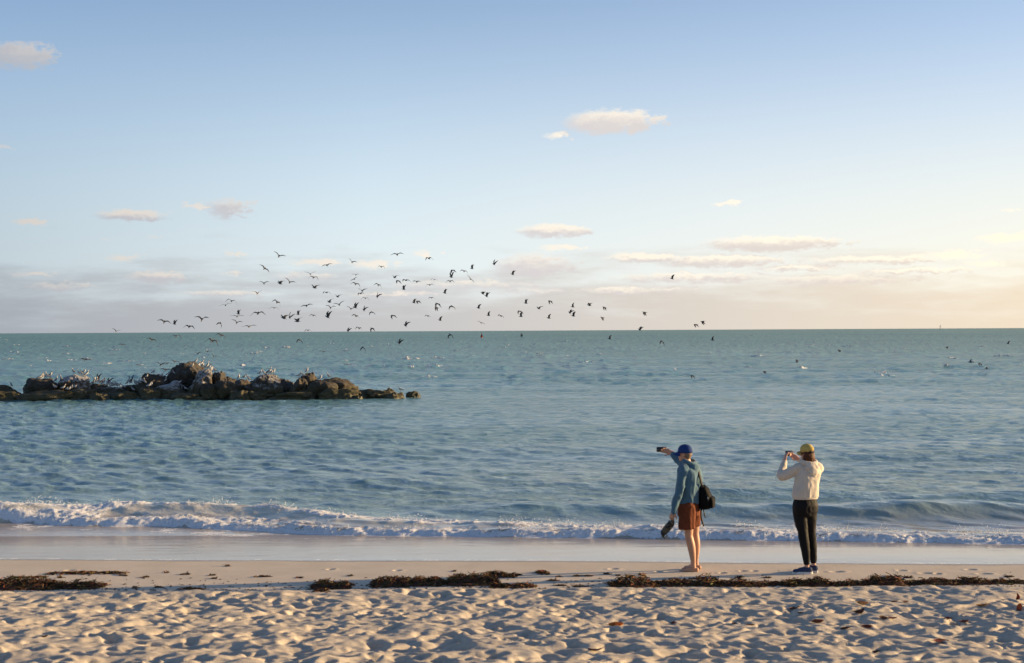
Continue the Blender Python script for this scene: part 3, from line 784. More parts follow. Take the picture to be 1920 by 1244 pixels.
for i, (px, py, sp, ps, yaw, bank) in enumerate(FLY):
    me_ = POSE[ps][0][i % 2]
    wide = 1.06 * {'V': .85, 'U': .5, 'G': .97, 'A': .85, 'D': .6}[ps]
    body = .5
    ext = max(wide * abs(math.cos(R(yaw))), body * abs(math.sin(R(yaw))), .42)
    Y = ext * FPX / sp * 1.0
    Y = min(max(Y, 84.0), 128.0) + rb.uniform(-3, 3)
    if py > 624:
        Y = min(Y, max(82.5, (CAMZ + .0) / ((py - 619.0) / FPX) * .93))
    sc = min(max(sp * Y / FPX / ext, .55), {'U': .72, 'D': .8}.get(ps, 1.08))
    o = bpy.data.objects.new('gull_in_flight', me_); COL.objects.link(o)
    o.location = at_y(px, py, Y)
    rot = Matrix.Rotation(R(bank), 3, 'Y') @ Matrix.Rotation(R(yaw), 3, 'Z') @ Matrix.Rotation(R(rb.uniform(6, 26)), 3, 'X')
    sc *= 1.12
    o.rotation_euler = rot.to_euler(); o.scale = (sc,) * 3
    tag(o, fly_label[i], 'gull', 'gulls on the wing above the breakwater')

STAND = [standing_gull(R(8), 0, True), standing_gull(R(20), 0, True), standing_gull(R(4), 0, False), standing_gull(R(30), 0, True)]
for mme in STAND: mme.materials.append(FEATHER); mme.polygons.foreach_set('use_smooth', np.ones(len(mme.polygons), bool))
SIT = [(20,724),(74,716),(78,709),(83,708),(93,708),(99,708),(77,717),(137,704),(147,702),(152,702),(156,703),(162,707),
(102,731),(106,731),(109,730),(114,728),(117,731),(128,727),(133,732),(139,731),(143,725),(155,723),(163,725),(173,728),(179,722),(183,718),(187,724),(193,726),
(198,729),(204,726),(210,729),(216,727),(223,729),(232,731),(238,729),(249,735),(252,725),(256,731),(262,727),(266,724),(271,726),(278,733),(287,698),(315,710),(326,713),
(336,725),(348,727),(372,683),(377,679),(388,677),(379,693),(391,697),(394,701),(389,717),(359,701),(447,709),(457,709),(487,704),(500,703),(505,704),(512,703),(560,706),(575,699),
(616,713),(751,737),(88,709),(104,712),(124,729),(148,728),(168,722),(176,719),(191,721),(207,722),(213,721),(220,723),(228,724),(243,723),(259,722),(274,722),(282,729),(302,716),(309,719),(342,719),(366,686),(383,684),(396,690),(402,699),(466,714),(494,708),(508,707),(568,712),(600,716)]
hits = []
camo = Vector((0, 0, CAMZ))
rs = random.Random(9)
for (px, py) in SIT:
    for dy in range(0, 26):
        d = ray(px, py + dy).normalized()
        h = TREE.ray_cast(camo, d)
        if h[0] is not None:
            inn = h[0] + Vector((0, .10, 0)) + Vector((0, 0, .45))
            g = TREE.ray_cast(inn, Vector((0, 0, -1)))
            if g[0] is not None and g[1].z > .25: hits.append((px, py, g[0], g[3] if False else g[2])); break
# which boulder carries each bird
starts = []; k0 = 0
for o in boulders: starts.append(k0); k0 += len(o.data.polygons)
import bisect
on = {}
for hI, (px, py, p, fi) in enumerate(hits): on.setdefault(bisect.bisect_right(starts, fi) - 1, []).append(hI)
SHORT = ['the low tan boulder', 'the dark corner boulder', 'the long flat-topped boulder', 'the long weedy slab', 'the white-capped rounded boulder', 'the brown waterline boulder',
 'the small pale-fronted boulder', 'the low crowded boulder', 'the broad low boulder', 'the dark round boulder', 'the small dark waterline boulder', 'the white-topped boulder', 'the summit boulder',
 'the white-streaked boulder', 'the dark streaked boulder', 'the slab below the summit', 'the narrow upright boulder', 'the large brown-fronted boulder', 'the dull grey boulder',
 'the greenish boulder', 'the pyramid-shaped boulder', 'the low weedy boulder', 'the long greenish slab', 'the small gap boulder', 'the pointed sunlit boulder', 'the dark peaked boulder',
 'the broad brown boulder', 'the long sloping boulder', 'the blocky wet boulder', 'the low dark boulder', 'the long low boulder', 'the flat tip boulder', 'the small knob', 'the tiny wet rock', 'the wedged brown boulder', 'the low boulder behind the left crowd', 'the low boulder behind the right crowd', 'the gap boulder left of the summit',
 'the boulder behind the brown-fronted one', 'the boulder wedged beside the pyramid', 'the back gap boulder', 'the stepped boulder', 'the lone awash rock']
RANK = ['leftmost', 'second from left', 'third from left', 'fourth from left', 'fifth from left', 'sixth from left', 'seventh from left', 'eighth from left', 'ninth from left', 'tenth from left', 'eleventh from left']
for bi, ids in on.items():
    ids.sort(key=lambda q: hits[q][0])
    for k, q in enumerate(ids):
        px, py, p, fi = hits[q]
        v = rs.randrange(4)
        o = bpy.data.objects.new('perched_gull', STAND[v]); COL.objects.link(o)
        o.location = p - Vector((0, 0, .012)); o.rotation_euler = (0, 0, rs.choice([R(-90), R(90), R(-60), R(-120), R(70)]) + rs.uniform(-.4, .4))
        sc = rs.uniform(.72, .95); o.scale = (sc,) * 3
        look = ('dark-headed pale-breasted gull' if v == 2 else 'white-headed grey-backed gull')
        lab = f'{look} perched on {SHORT[bi]}'
        if len(ids) > 1: lab += ', ' + ('rightmost' if k == len(ids) - 1 else RANK[min(k, 10)])
        tag(o, lab, 'gull', 'gulls resting on the breakwater')

# ------------------------------------------------------------------ far markers on the horizon
PAINT_RED = principled('faded_red_paint', (.42, .06, .03), .5, .3, var=.2, scale=3)
STEEL = principled('weathered_steel', (.10, .10, .10), .6, .4, var=.2, scale=3)
def box_v(cx, cy, cz, sx, sy, sz):
    V = [(cx + a * sx / 2, cy + b * sy / 2, cz + c * sz / 2) for c in (-1, 1) for b in (-1, 1) for a in (-1, 1)]
    F = [(0, 2, 3, 1), (4, 5, 7, 6), (0, 1, 5, 4), (2, 6, 7, 3), (0, 4, 6, 2), (1, 3, 7, 5)]
    return V, F
def joinp(*parts):
    V, F = [], []
    for (v, f) in parts:
        k = len(V); V += list(v); F += [tuple(i + k for i in q) for q in f]
    return V, F
def tube_v(pts, rad, seg=8, cap=True):
    pts = [Vector(p) for p in pts]; V, F = [], []
    rads = rad if isinstance(rad, (list, tuple)) else [rad] * len(pts)
    t0 = (pts[1] - pts[0]).normalized()
    nrm = t0.orthogonal().normalized()
    for i, p in enumerate(pts):
        t_ = (pts[min(i + 1, len(pts) - 1)] - pts[max(i - 1, 0)]).normalized()
        nrm = (nrm - t_ * nrm.dot(t_)).normalized(); b = t_.cross(nrm)
        for k in range(seg):
            a = 2 * math.pi * k / seg
            V.append(p + (nrm * math.cos(a) + b * math.sin(a)) * rads[i])
    for i in range(len(pts) - 1):
        for k in range(seg): F.append((i * seg + k, i * seg + (k + 1) % seg, (i + 1) * seg + (k + 1) % seg, (i + 1) * seg + k))
    if cap: F.append(tuple(range(seg - 1, -1, -1))); F.append(tuple((len(pts) - 1) * seg + k for k in range(seg)))
    return V, F
def beacon(px, Y, h, red, label):
    p = at_y(px, 618, Y); r = empty('channel_beacon', (p.x, Y, SEA - .5))
    tag(r, label, 'beacon', 'channel beacons on the horizon')
    mesh_obj('post', raw_mesh('post', *tube_v([(0, 0, -1.0), (0, 0, h + .3)], [.22, .16])), STEEL, r)
    mesh_obj('lantern', raw_mesh('lantern', *tube_v([(0, 0, h + .35), (0, 0, h + .6), (0, 0, h + .9)], [.32, .32, .1])), STEEL, r)
    if red:
        V = [(-.85, -.3, h - 1.5), (.85, -.3, h - 1.5), (0, -.3, h), (-.85, -.24, h - 1.5), (.85, -.24, h - 1.5), (0, -.24, h)]
        mesh_obj('daymark', raw_mesh('daymark', V, [(0, 1, 2), (5, 4, 3), (0, 3, 4, 1), (1, 4, 5, 2), (2, 5, 3, 0)]), PAINT_RED, r, smooth=False)
        mesh_obj('base', raw_mesh('base', *tube_v([(0, 0, .1), (0, 0, 1.2)], [.55, .45], 10)), PAINT_RED, r)
    else:
        mesh_obj('daymark', raw_mesh('daymark', *box_v(0, -.26, h - .6, 1.2, .06, 1.2)), STEEL, r, smooth=False)
beacon(903, 760, 2.4, True, 'small red channel beacon on the horizon right of the gull flock')
beacon(978, 820, 1.9, False, 'small dark channel beacon on the horizon right of the red one')
tw = empty('lighthouse_tower', (at_y(1763, 612, 3800).x, 3800, SEA - 1))
tag(tw, 'faint slender tower far out on the horizon at the right', 'tower')
HAZY = principled('haze_pale_grey', (.34, .33, .32), .7, .2)  # distance haze is put into this pale colour
for (a, b) in ((-1.2, -1.2), (1.2, -1.2), (1.2, 1.2), (-1.2, 1.2)):
    mesh_obj('leg', raw_mesh('leg', *tube_v([(a * 1.6, b * 1.6, -1), (a * .4, b * .4, 11)], .22)), HAZY, tw)
mesh_obj('lantern', raw_mesh('lantern', *tube_v([(0, 0, 11), (0, 0, 12.4), (0, 0, 13.4)], [.9, .9, .2])), HAZY, tw)

# ------------------------------------------------------------------ white horses and spray
FOAM = principled('whitecap_foam', (.80, .79, .76), .8, .2, var=.15, scale=3, bump=.6, bdist=.05)
WV, WF = [], []
rw = random.Random(21)
caps = [(115, 648), (122, 650), (180, 646), (215, 657), (166, 673), (133, 675), (236, 678), (500, 651), (540, 651), (420, 660), (475, 663), (480, 661), (535, 652),
        (758, 674), (770, 673), (805, 706), (820, 672), (855, 658), (880, 640), (340, 668), (1065, 686), (1060, 641), (1645, 700), (1660, 706), (1780, 672), (1795, 673),
        (1840, 650), (1555, 648), (1690, 655), (1270, 693), (1100, 679), (620, 645), (700, 650), (60, 640), (25, 662), (300, 650), (1880, 668), (1420, 668), (1500, 690), (945, 652), (985, 661)]
for i in range(130):
    caps.append((rw.uniform(-60, 1980) if i < 60 else rw.uniform(-60, 1000), 628 + rw.random() ** 1.6 * 62))
for ci, (px, py) in enumerate(caps):
    p = on_z(px, max(py, 625 - px / 192 + 4.5), SEA)
    if p.y > 1400: continue
    z0 = SEA + float(sea_far(np.array([p.x]), np.array([p.y]))[0][0])
    named = ci < 41
    Lw = (rw.uniform(1.2, 2.6) if named else rw.uniform(.4, 1.5)) * (1 + p.y / 900); hh = (rw.uniform(.14, .28) if named else rw.uniform(.07, .17)); sk_ = rw.uniform(-.3, .3)
    n = 12; k0 = len(WV)
    for i in range(n + 1):
        u = i / n; env = math.sin(math.pi * u) ** .7 * max(0.0, rw.uniform(-.25, 1.15))
        xx = p.x + (u - .5) * Lw; yy = p.y + (u - .5) * Lw * sk_ + rw.uniform(-.08, .08)
        WV += [(xx, yy - .35 * env - .02, z0 - .10), (xx, yy - .16 * env, z0 + hh * env * .75), (xx, yy + .05, z0 + hh * env), (xx, yy + .7 * env + .05, z0 - .10)]
    for i in range(n):
        for k in range(3):
            a = k0 + i * 4 + k; WF.append((a, a + 4, a + 5, a + 1))
def mat_cap():
    mt = principled('broken_foam', (.78, .76, .72), .8, .2); t = NT(mt.node_tree); b = t.n['Principled BSDF']
    P = t.node('ShaderNodeNewGeometry').outputs['Position']; x, y, z = t.sep(P)
    n = t.noise(t.xyz(t.math('MULTIPLY', x, 2.2), t.math('MULTIPLY', y, 2.2), t.math('MULTIPLY', z, 9.0)), 1.0, 5.0, .65)
    t.put(b.inputs['Alpha'], t.rng(n, .36, .58)); return mt
wc = mesh_obj('whitecaps', raw_mesh('whitecaps', WV, WF), mat_cap())
tag(wc, 'small white wave crests scattered over the open sea', kind='stuff')

SV, SF = [], []
iv, if_ = ICO1
def drop(p, r_):
    k = len(SV)
    sx = r_ * rw.uniform(.7, 1.3); sz = r_ * rw.uniform(.7, 1.6)
    for q in iv: SV.append((p[0] + q[0] * sx, p[1] + q[1] * r_, p[2] + q[2] * sz))
    for f in if_: SF.append(tuple(i + k for i in f))
XS = np.array([rw.uniform(-11, 10) for _ in range(5200)])
YC = crest_y(XS); YF = front_y(XS)
clump = fbm(XS * 2.2, XS * 0, 201, 4, .6)
topm = np.array([rw.random() < .62 for _ in XS])
YS = np.where(topm, YC + np.array([rw.gauss(-.05, .12) for _ in XS]), YF + np.array([rw.uniform(.05, .6) for _ in XS]))
ZS = sea_near(XS[None], YS[None])[0][0]
for i, x in enumerate(XS):
    if clump[i] < .42 + .10 * rw.random(): continue
    drop((x, YS[i], ZS[i] + abs(rw.gauss(0, .035 if topm[i] else .02)) * (1.9 if clump[i] > .62 else .8)), rw.uniform(.003, .009))
sp_ = mesh_obj('wave_spray', raw_mesh('wave_spray', SV, SF), FOAM)
tag(sp_, 'drops of white spray flying off the breaking wave', kind='stuff')

# ------------------------------------------------------------------ seaweed wrack and leaves
WEED = principled('dried_seaweed', (1, 1, 1), .85, .15, tint=True)
def weed_clump(x0, x1, y, dep, h, dens, seed, label, cat='seaweed', group='seaweed washed up along the beach', name='seaweed_clump'):
    r = random.Random(seed); cx = (x0 + x1) / 2; w = (x1 - x0) / 2
    z0 = bz(cx, y)
    n = int(dens * (x1 - x0)); V, F, C = [], [], []
    g = [r.uniform(.45, 1.25) for _ in range(9)]
    def mound(u, v):
        q = (u + 1) / 2 * 7.99; i = int(q); a = q - i
        k = g[i] * (1 - a) + g[i + 1] * a
        return max(0.0, (1 - abs(u) ** 2.6) * (1 - v * v)) ** .7 * k
    def ground(x_, y_): return bz(x_, y_) - z0
    # matted core
    nu, nv = max(10, int((x1 - x0) / .06)), 7
    k0 = 0
    gx = np.array([[cx + (i / nu * 2 - 1) * w * .98 for j in range(nv + 1)] for i in range(nu + 1)]); gy = np.array([[y + (j / nv * 2 - 1) * dep * .9 for j in range(nv + 1)] for i in range(nu + 1)])
    gz = beach_z(gx.ravel(), gy.ravel()).reshape(gx.shape)
    for i in range(nu + 1):
        for j in range(nv + 1):
            u, v = i / nu * 2 - 1, j / nv * 2 - 1
            hh = h * .72 * mound(u, v) * r.uniform(.75, 1.1)
            V.append((gx[i, j] - cx + r.uniform(-.012, .012), gy[i, j] - y + r.uniform(-.012, .012), gz[i, j] - z0 + hh - .008))
            C.append(tuple(q * r.uniform(.6, 1.3) for q in (.090, .050, .027)))
    for i in range(nu):
        for j in range(nv):
            a = i * (nv + 1) + j; F.append((a, a + nv + 1, a + nv + 2, a + 1))
    uu = np.array([r.uniform(-1, 1) for _ in range(n)]); vv = np.array([max(-1, min(1, r.gauss(-.05, .5))) for _ in range(n)])
    gz = beach_z(cx + uu * w, y + vv * dep) - z0
    for i in range(n):
        u, v = uu[i], vv[i]
        hh = h * mound(u, v) * r.uniform(.35, 1.12)
        p = Vector((u * w, v * dep, gz[i] + hh))
        L = r.uniform(.04, .12) * (0.6 + .5 * min(1, h / .1)); a = r.uniform(0, 6.28); el_ = r.gauss(.05, .28)
        d = Vector((math.cos(a), math.sin(a), el_)).normalized()
        wd = r.uniform(.003, .008)
        t_ = r.random(); base = (.090, .050, .026) if t_ < .5 else (.165, .084, .034) if t_ < .76 else (.025, .016, .010) if t_ < .95 else (.24, .15, .065)
        base = tuple(q * r.uniform(.6, 1.35) for q in base)
        k0 = len(V); m_ = 4
        side = d.cross(Vector((r.gauss(0, 1), r.gauss(0, 1), r.gauss(0, 1)))).normalized()
        for q in range(m_ + 1):
            s_ = q / m_
            c_ = p + d * (L * (s_ - .4)) + Vector((r.gauss(0, .006), r.gauss(0, .006), r.gauss(0, .005)))
            c_.z = max(c_.z, gz[i] + .004)
            ww = wd * (1 - .6 * abs(s_ - .4))
            V += [tuple(c_ + side * ww), tuple(c_ - side * ww)]; C += [base, base]
        for q in range(m_): F.append((k0 + 2 * q, k0 + 2 * q + 1, k0 + 2 * q + 3, k0 + 2 * q + 2))
    o = mesh_obj(name, raw_mesh(name, V, F, C), WEED)
    o.location = (cx, y, z0)
    if cat: tag(o, label, cat, group)
    return o
CLUMPS = [(-70, 118, 1106, 22, 'long dark seaweed pile at the left picture edge'), (112, 192, 1105, 15, 'lower dark seaweed pile joined to the right of the leftmost long pile'),
 (85, 236, 1077, 4, 'thin brown seaweed strip on damp sand above the leftmost pile'), (330, 378, 1110, 6, 'small flat seaweed patch right of the two left piles'),
 (582, 657, 1106, 17, 'small isolated dark seaweed mound left of the middle piles'), (588, 614, 1114, 5, 'tiny seaweed tuft in front of the isolated mound'),
 (695, 772, 1101, 21, 'tall dark seaweed mound left of the big middle mound'), (765, 832, 1099, 16, 'reddish brown seaweed mound leaning right of the tall dark mound'),
 (836, 932, 1098, 24, 'largest dark seaweed mound at the middle of the beach'), (915, 1002, 1104, 10, 'flat seaweed tail trailing right of the largest middle mound'),
 (908, 946, 1083, 10, 'brown seaweed tuft behind the largest middle mound'), (938, 968, 1083, 7, 'thin seaweed arch behind the flat tail'),
 (1002, 1027, 1077, 6, 'single small dark seaweed tuft right of the middle piles'), (1140, 1228, 1103, 21, 'thick seaweed mound at the left end of the long band, left of the man'),
 (1222, 1308, 1100, 13, 'low seaweed stretch of the band in front of the barefoot man'), (1304, 1347, 1100, 19, 'round seaweed tuft standing up right of the man'),
 (1342, 1428, 1101, 12, 'low seaweed stretch midway between the man and the woman'), (1420, 1474, 1099, 8, 'thinnest seaweed stretch left of the woman'),
 (1466, 1560, 1101, 15, 'reddish seaweed stretch in front of the woman\'s shoes'), (1552, 1624, 1101, 11, 'low seaweed stretch just right of the woman'),
 (1618, 1694, 1100, 20, 'tall tangled seaweed mound right of the woman'), (1688, 1795, 1098, 10, 'flat seaweed stretch right of the tall tangled mound'),
 (1785, 1852, 1097, 13, 'seaweed mound with pale strands near the right picture edge'), (1846, 1925, 1096, 9, 'last low seaweed stretch at the right picture edge')]
for i, (a, b, row, hp, lab) in enumerate(CLUMPS):
    p = on_z((a + b) / 2, row, .03); p = on_z((a + b) / 2, row, bz(p.x, p.y))
    dep = .10 + .012 * hp
    y = p.y + dep * .7; k = y / FPX
    hgt = max(.02, (hp - dep * 6) * k * .95)
    weed_clump((a - 960) * k, (b - 960) * k, y, dep, hgt, 210 + 34 * hp, 500 + i, lab)
SCR = [(55,1082,18),(75,1081,20),(110,1083,8),(230,1078,14),(310,1072,7),(345,1076,16),(395,1078,9),(424,1057,9),(400,1085,10),(270,1082,10),(490,1081,30),(560,1083,12),(655,1079,9),(850,1070,5),
 (885,1082,12),(970,1078,9),(1045,1081,8),(1080,1080,14),(1100,1080,12),(1135,1076,9),(1157,1079,8),(1200,1078,10),(1300,1086,16),(1385,1083,16),(1435,1084,12),
 (1035,1090,20),(1050,1102,18),(1085,1105,30),(250,1107,10),(295,1105,14),(1700,1084,14),(1890,1082,16)]
for i, (px, row, w) in enumerate(SCR):
    p = on_z(px, row, .01); k = p.y / FPX
    near = 'damp sand' if row < 1090 else 'dry sand edge'
    place = ('left' if px < 300 else 'left of the middle' if px < 600 else 'behind the middle piles' if px < 1000 else 'left of the man' if px < 1240 else 'between man and woman' if px < 1480 else 'right of the woman')
    same = [q for q, s_ in enumerate(SCR) if (('damp sand' if s_[1] < 1090 else 'dry sand edge') == near) and
            (('left' if s_[0] < 300 else 'left of the middle' if s_[0] < 600 else 'behind the middle piles' if s_[0] < 1000 else 'left of the man' if s_[0] < 1240 else 'between man and woman' if s_[0] < 1480 else 'right of the woman') == place)]
    same.sort(key=lambda q: SCR[q][0]); kk = same.index(i)
    lab = f'small dark seaweed scrap on {near} {place}' + ('' if len(same) == 1 else ', ' + ('rightmost' if kk == len(same) - 1 else RANK[kk]))
    weed_clump((px - w / 2 - 960) * k, (px + w / 2 - 960) * k, p.y, .035, .018, 260, 700 + i, lab, group='seaweed scraps on the sand', name='seaweed_scrap')
# crumbs too small and many to count
V, F, C = [], [], []
rc = random.Random(31)
cxs = np.array([rc.uniform(-8.5, 8.5) for _ in range(900)]); cys = np.array([18.3 + abs(rc.gauss(0, .55)) for _ in range(900)]); czs = beach_z(cxs, cys)
for i in range(900):
    a = rc.uniform(0, 3.14); L = rc.uniform(.008, .035); w = rc.uniform(.003, .008); k0 = len(V)
    dx, dy = math.cos(a) * L, math.sin(a) * L; ex, ey = -math.sin(a) * w, math.cos(a) * w
    for (qx, qy, qz) in ((-dx - ex, -dy - ey, 0), (dx - ex, dy - ey, 0), (dx + ex, dy + ey, 0), (-dx + ex, -dy + ey, 0), (0, 0, .012)):
        V.append((cxs[i] + qx, cys[i] + qy, czs[i] + qz)); C.append(tuple(q * rc.uniform(.6, 1.5) for q in (.06, .035, .02)))
    F += [(k0, k0 + 1, k0 + 4), (k0 + 1, k0 + 2, k0 + 4), (k0 + 2, k0 + 3, k0 + 4), (k0 + 3, k0, k0 + 4)]
tag(mesh_obj('seaweed_crumbs', raw_mesh('seaweed_crumbs', V, F, C), WEED), 'tiny dark seaweed crumbs strewn along the tide line', kind='stuff')

def leaf_mesh(L, w, curl, cup, seed):
    r = random.Random(seed); n, m_ = 9, 6; V, F = [], []
    for i in range(n + 1):
        u = i / n; hw = w * math.sin(math.pi * (u * .94 + .03)) ** .75
        for j in range(m_ + 1):
            v = j / m_ * 2 - 1
            x = (u - .5) * L; y = v * hw * (1 + .08 * math.sin(9 * u + seed))
            z = cup * (abs(v) ** 1.6) * hw * 1.2 + curl * (u - .45) ** 2 * L * 2.2 - .006 * math.exp(-(v * 6) ** 2) + r.uniform(-.0025, .0025)
            V.append((x, y, z))
    for i in range(n):
        for j in range(m_):
            a = i * (m_ + 1) + j; F.append((a, a + m_ + 1, a + m_ + 2, a + 1))
    st = tube_v([(-L * .5, 0, curl * .2 * L), (-L * .58, 0, curl * .3 * L + .006), (-L * .68, .004, curl * .42 * L + .004)], .0022, 5)
    bm = bmesh.new(); vs = [bm.verts.new(v) for v in V]
    for f in F: bm.faces.new([vs[i] for i in f])
    bmesh.ops.solidify(bm, geom=bm.faces[:], thickness=.0012)
    me_ = bpy.data.meshes.new('leaf'); bm.to_mesh(me_); bm.free()
    return me_, st
LEAFC = {'orange': (.50, .20, .035), 'tan': (.42, .26, .12), 'brown': (.13, .050, .026), 'red': (.19, .050, .026), 'russet': (.22, .085, .035)}
LM = {k: principled('dry_leaf_' + k, c, .55, .35, var=.25, scale=30, bump=.3, bdist=.004) for k, c in LEAFC.items()}
LEAVES = [(1155,1174,26,'orange',.5,.5,'bright orange curled dry leaf alone on the sand at the picture middle'), (1117,1221,26,'brown',.3,-.5,'brown domed dry leaf at the bottom of the picture, below the orange one'),
 (1262,1168,7,'red',.4,.4,'tiny dark red leaf right of the bright orange one'), (1378,1169,11,'russet',.3,.3,'small russet leaf left of the cluster below the woman'), (1407,1171,14,'russet',.1,.2,'flat dull russet leaf next to the small russet leaf'),
 (1490,1140,20,'brown',.2,.3,'flat brown leaf just below the woman'), (1533,1167,20,'russet',.6,.5,'curled russet leaf below and right of the woman'), (1617,1133,21,'tan',.7,.6,'pale tan curled leaf right of the woman, above a dark domed leaf'),
 (1610,1148,21,'brown',.3,-.55,'dark domed leaf right below the pale tan curled leaf'), (1657,1159,18,'brown',.4,.5,'dark brown curled leaf, left of a touching pair'), (1674,1160,15,'red',.4,-.4,'reddish leaf, right of a touching pair'),
 (1585,1178,17,'brown',.2,.3,'flat brown leaf between the russet curl and the red curl'), (1626,1179,17,'red',.6,.5,'small bright red curled leaf left of the bottom right corner'), (1676,1127,14,'brown',.2,.2,'thin brown leaf under the tall seaweed mound'),
 (1698,1128,12,'russet',.2,.2,'thin russet leaf right beside the thin brown one'), (1777,1160,13,'red',.2,.2,'flat red leaf left of a curled russet leaf near the right edge'), (1808,1166,17,'russet',.5,.4,'curled russet leaf near the right picture edge'),
 (1842,1136,20,'tan',.5,.5,'tan and brown curled leaf below the right end of the seaweed'), (1911,1125,16,'red',1.2,.8,'dark red leaf standing upright at the right picture edge'), (1912,1141,22,'russet',.3,.3,'flat russet leaf lying under the upright red leaf'),
 (1766,1203,32,'red',.15,.2,'long flat dark red leaf in the bottom right of the picture'), (1847,1223,17,'orange',.9,.6,'small orange and black curled leaf in the bottom right corner'), (1640,1225,24,'brown',.2,.25,'sunken brown leaf at the bottom, left of the long red leaf'),
 (1739,1233,9,'orange',.6,.5,'tiny orange leaf at the bottom edge below the long red leaf'), (84,1200,8,'brown',.5,.4,'tiny dark leaf alone in the trampled sand at the far left'), (1500,1152,9,'brown',.4,.4,'tiny brown leaf below the flat one under the woman')]
for i, (px, row, w, ck, curl, cup, lab) in enumerate(LEAVES):
    p = on_z(px, row, .3)
    for _ in range(14):
        z = bz(p.x, p.y); p = on_z(px, row, p.z * .5 + (z + .01) * .5)
    L = max(w * p.y / FPX, .05) * 1.1
    r_ = random.Random(i)
    me_, st = leaf_mesh(L, L * r_.uniform(.30, .40), curl * (.45 if curl < 1 else 1), cup * .7, i)
    rt = empty('dry_leaf', (p.x, p.y, bz(p.x, p.y) + (.0 if cup > 0 else L * .17) + .008))
    mesh_obj('blade', me_, LM[ck], rt); mesh_obj('stalk', raw_mesh('stalk', *st), LM['brown'], rt)
    rt.rotation_euler = (r_.uniform(-.25, .25), r_.uniform(-.2, .2), r_.uniform(-.5, .5) + (math.pi if i % 2 else 0))
    if 'upright' in lab: rt.rotation_euler = (R(20), R(-70), .3); rt.location.z += .03; rt.scale = (.7,) * 3
    tag(rt, lab, 'leaf', 'dry leaves on the sand')
# ------------------------------------------------------------------ people
ICO3 = icosphere(3)
def ell(c, r_, rot=None):
    M = rot if rot is not None else Matrix.Identity(3)
    return [tuple(Vector(c) + M @ Vector((q[0] * r_[0], q[1] * r_[1], q[2] * r_[2]))) for q in ICO3[0]], ICO3[1]
def limb(pts, rads, seg=14):
    out = [tube_v(pts, list(rads), seg)]
    for p, r_ in zip(pts, rads): out.append(ell(p, (r_, r_, r_)))
    return out
def spline(pts, n=4):
    """smooth a list of (point, radius...) tuples by Catmull-Rom"""
    A = [np.array(p, float) for p in pts]; out = []
    for i in range(len(A) - 1):
        p0 = A[max(i - 1, 0)]; p1 = A[i]; p2 = A[i + 1]; p3 = A[min(i + 2, len(A) - 1)]
        for k in range(n):
            t_ = k / n
            out.append(.5 * ((2 * p1) + (p2 - p0) * t_ + (2 * p0 - 5 * p1 + 4 * p2 - p3) * t_ ** 2 + (-p0 + 3 * p1 - 3 * p2 + p3) * t_ ** 3))
    out.append(A[-1]); return out
def tlimb(rows, seg=14, n=4):
    """tapered, smoothly bending limb; rows (x, y, z, r)"""
    q = spline(rows, n)
    return [tube_v([r_[:3] for r_ in q], [float(r_[3]) for r_ in q], seg), ell(q[0][:3], (q[0][3],) * 3), ell(q[-1][:3], (q[-1][3],) * 3)]
def loft(rings, power=2.4, seg=28, n=4):
    """rings (x, y, z, half width, half depth, facing angle) -> closed skin"""
    q = spline(rings, n); V, F = [], []
    for r_ in q:
        x, y, z, a, b, th = r_
        hx, hy = math.cos(th), math.sin(th); sx, sy = hy, -hx
        for k in range(seg):
            t_ = 2 * math.pi * k / seg
            cu = math.copysign(abs(math.cos(t_)) ** (2 / power), math.cos(t_)); sv = math.copysign(abs(math.sin(t_)) ** (2 / power), math.sin(t_))
            V.append((x + sx * a * cu + hx * b * sv, y + sy * a * cu + hy * b * sv, z))
    m_ = len(q)
    for i in range(m_ - 1):
        for k in range(seg): F.append((i * seg + k, i * seg + (k + 1) % seg, (i + 1) * seg + (k + 1) % seg, (i + 1) * seg + k))
    F.append(tuple(range(seg - 1, -1, -1))); F.append(tuple((m_ - 1) * seg + k for k in range(seg)))
    return V, F
def blob(name, prims, voxel, smooth, mat, parent, wrinkle=0.0, wscale=(14, 14, 9), seed=1):
    flat = []
    for p in prims: flat += p if isinstance(p, list) else [p]
    src = raw_mesh('tmp', *joinp(*flat))
    bm = bmesh.new(); bm.from_mesh(src); bmesh.ops.recalc_face_normals(bm, faces=bm.faces); bm.to_mesh(src); bm.free()
    o = bpy.data.objects.new('tmp', src); COL.objects.link(o)
    md = o.modifiers.new('r', 'REMESH'); md.mode = 'VOXEL'; md.voxel_size = voxel
    ms = o.modifiers.new('s', 'SMOOTH'); ms.factor = .5; ms.iterations = smooth
    dg = bpy.context.evaluated_depsgraph_get()
    me_ = bpy.data.meshes.new_from_object(o.evaluated_get(dg))
    bpy.data.objects.remove(o); bpy.data.meshes.remove(src)
    me_.name = name; me_.materials.clear()
    if wrinkle:
        nv = len(me_.vertices); co = np.zeros(nv * 3, np.float32); me_.vertices.foreach_get('co', co); co = co.reshape(-1, 3)
        nm = np.zeros(nv * 3, np.float32); me_.vertex_normals.foreach_get('vector', nm); nm = nm.reshape(-1, 3)
        w_ = np.array(wscale)
        sk = co + .05 * (np.stack([vnoise3(co * 6 + q, seed + q) for q in (0, 1, 2)], -1) - .5)
        ridge = 1 - np.abs(vnoise3(sk * w_, seed + 5) * 2 - 1)
        d = (ridge ** 1.5 - .45) + .5 * (vnoise3(sk * w_ * 2.2, seed + 6) - .5)
        co = co + nm * (d * wrinkle)[:, None]
        me_.vertices.foreach_set('co', co.ravel().astype(np.float32)); me_.update()
    return mesh_obj(name, me_, mat, parent)
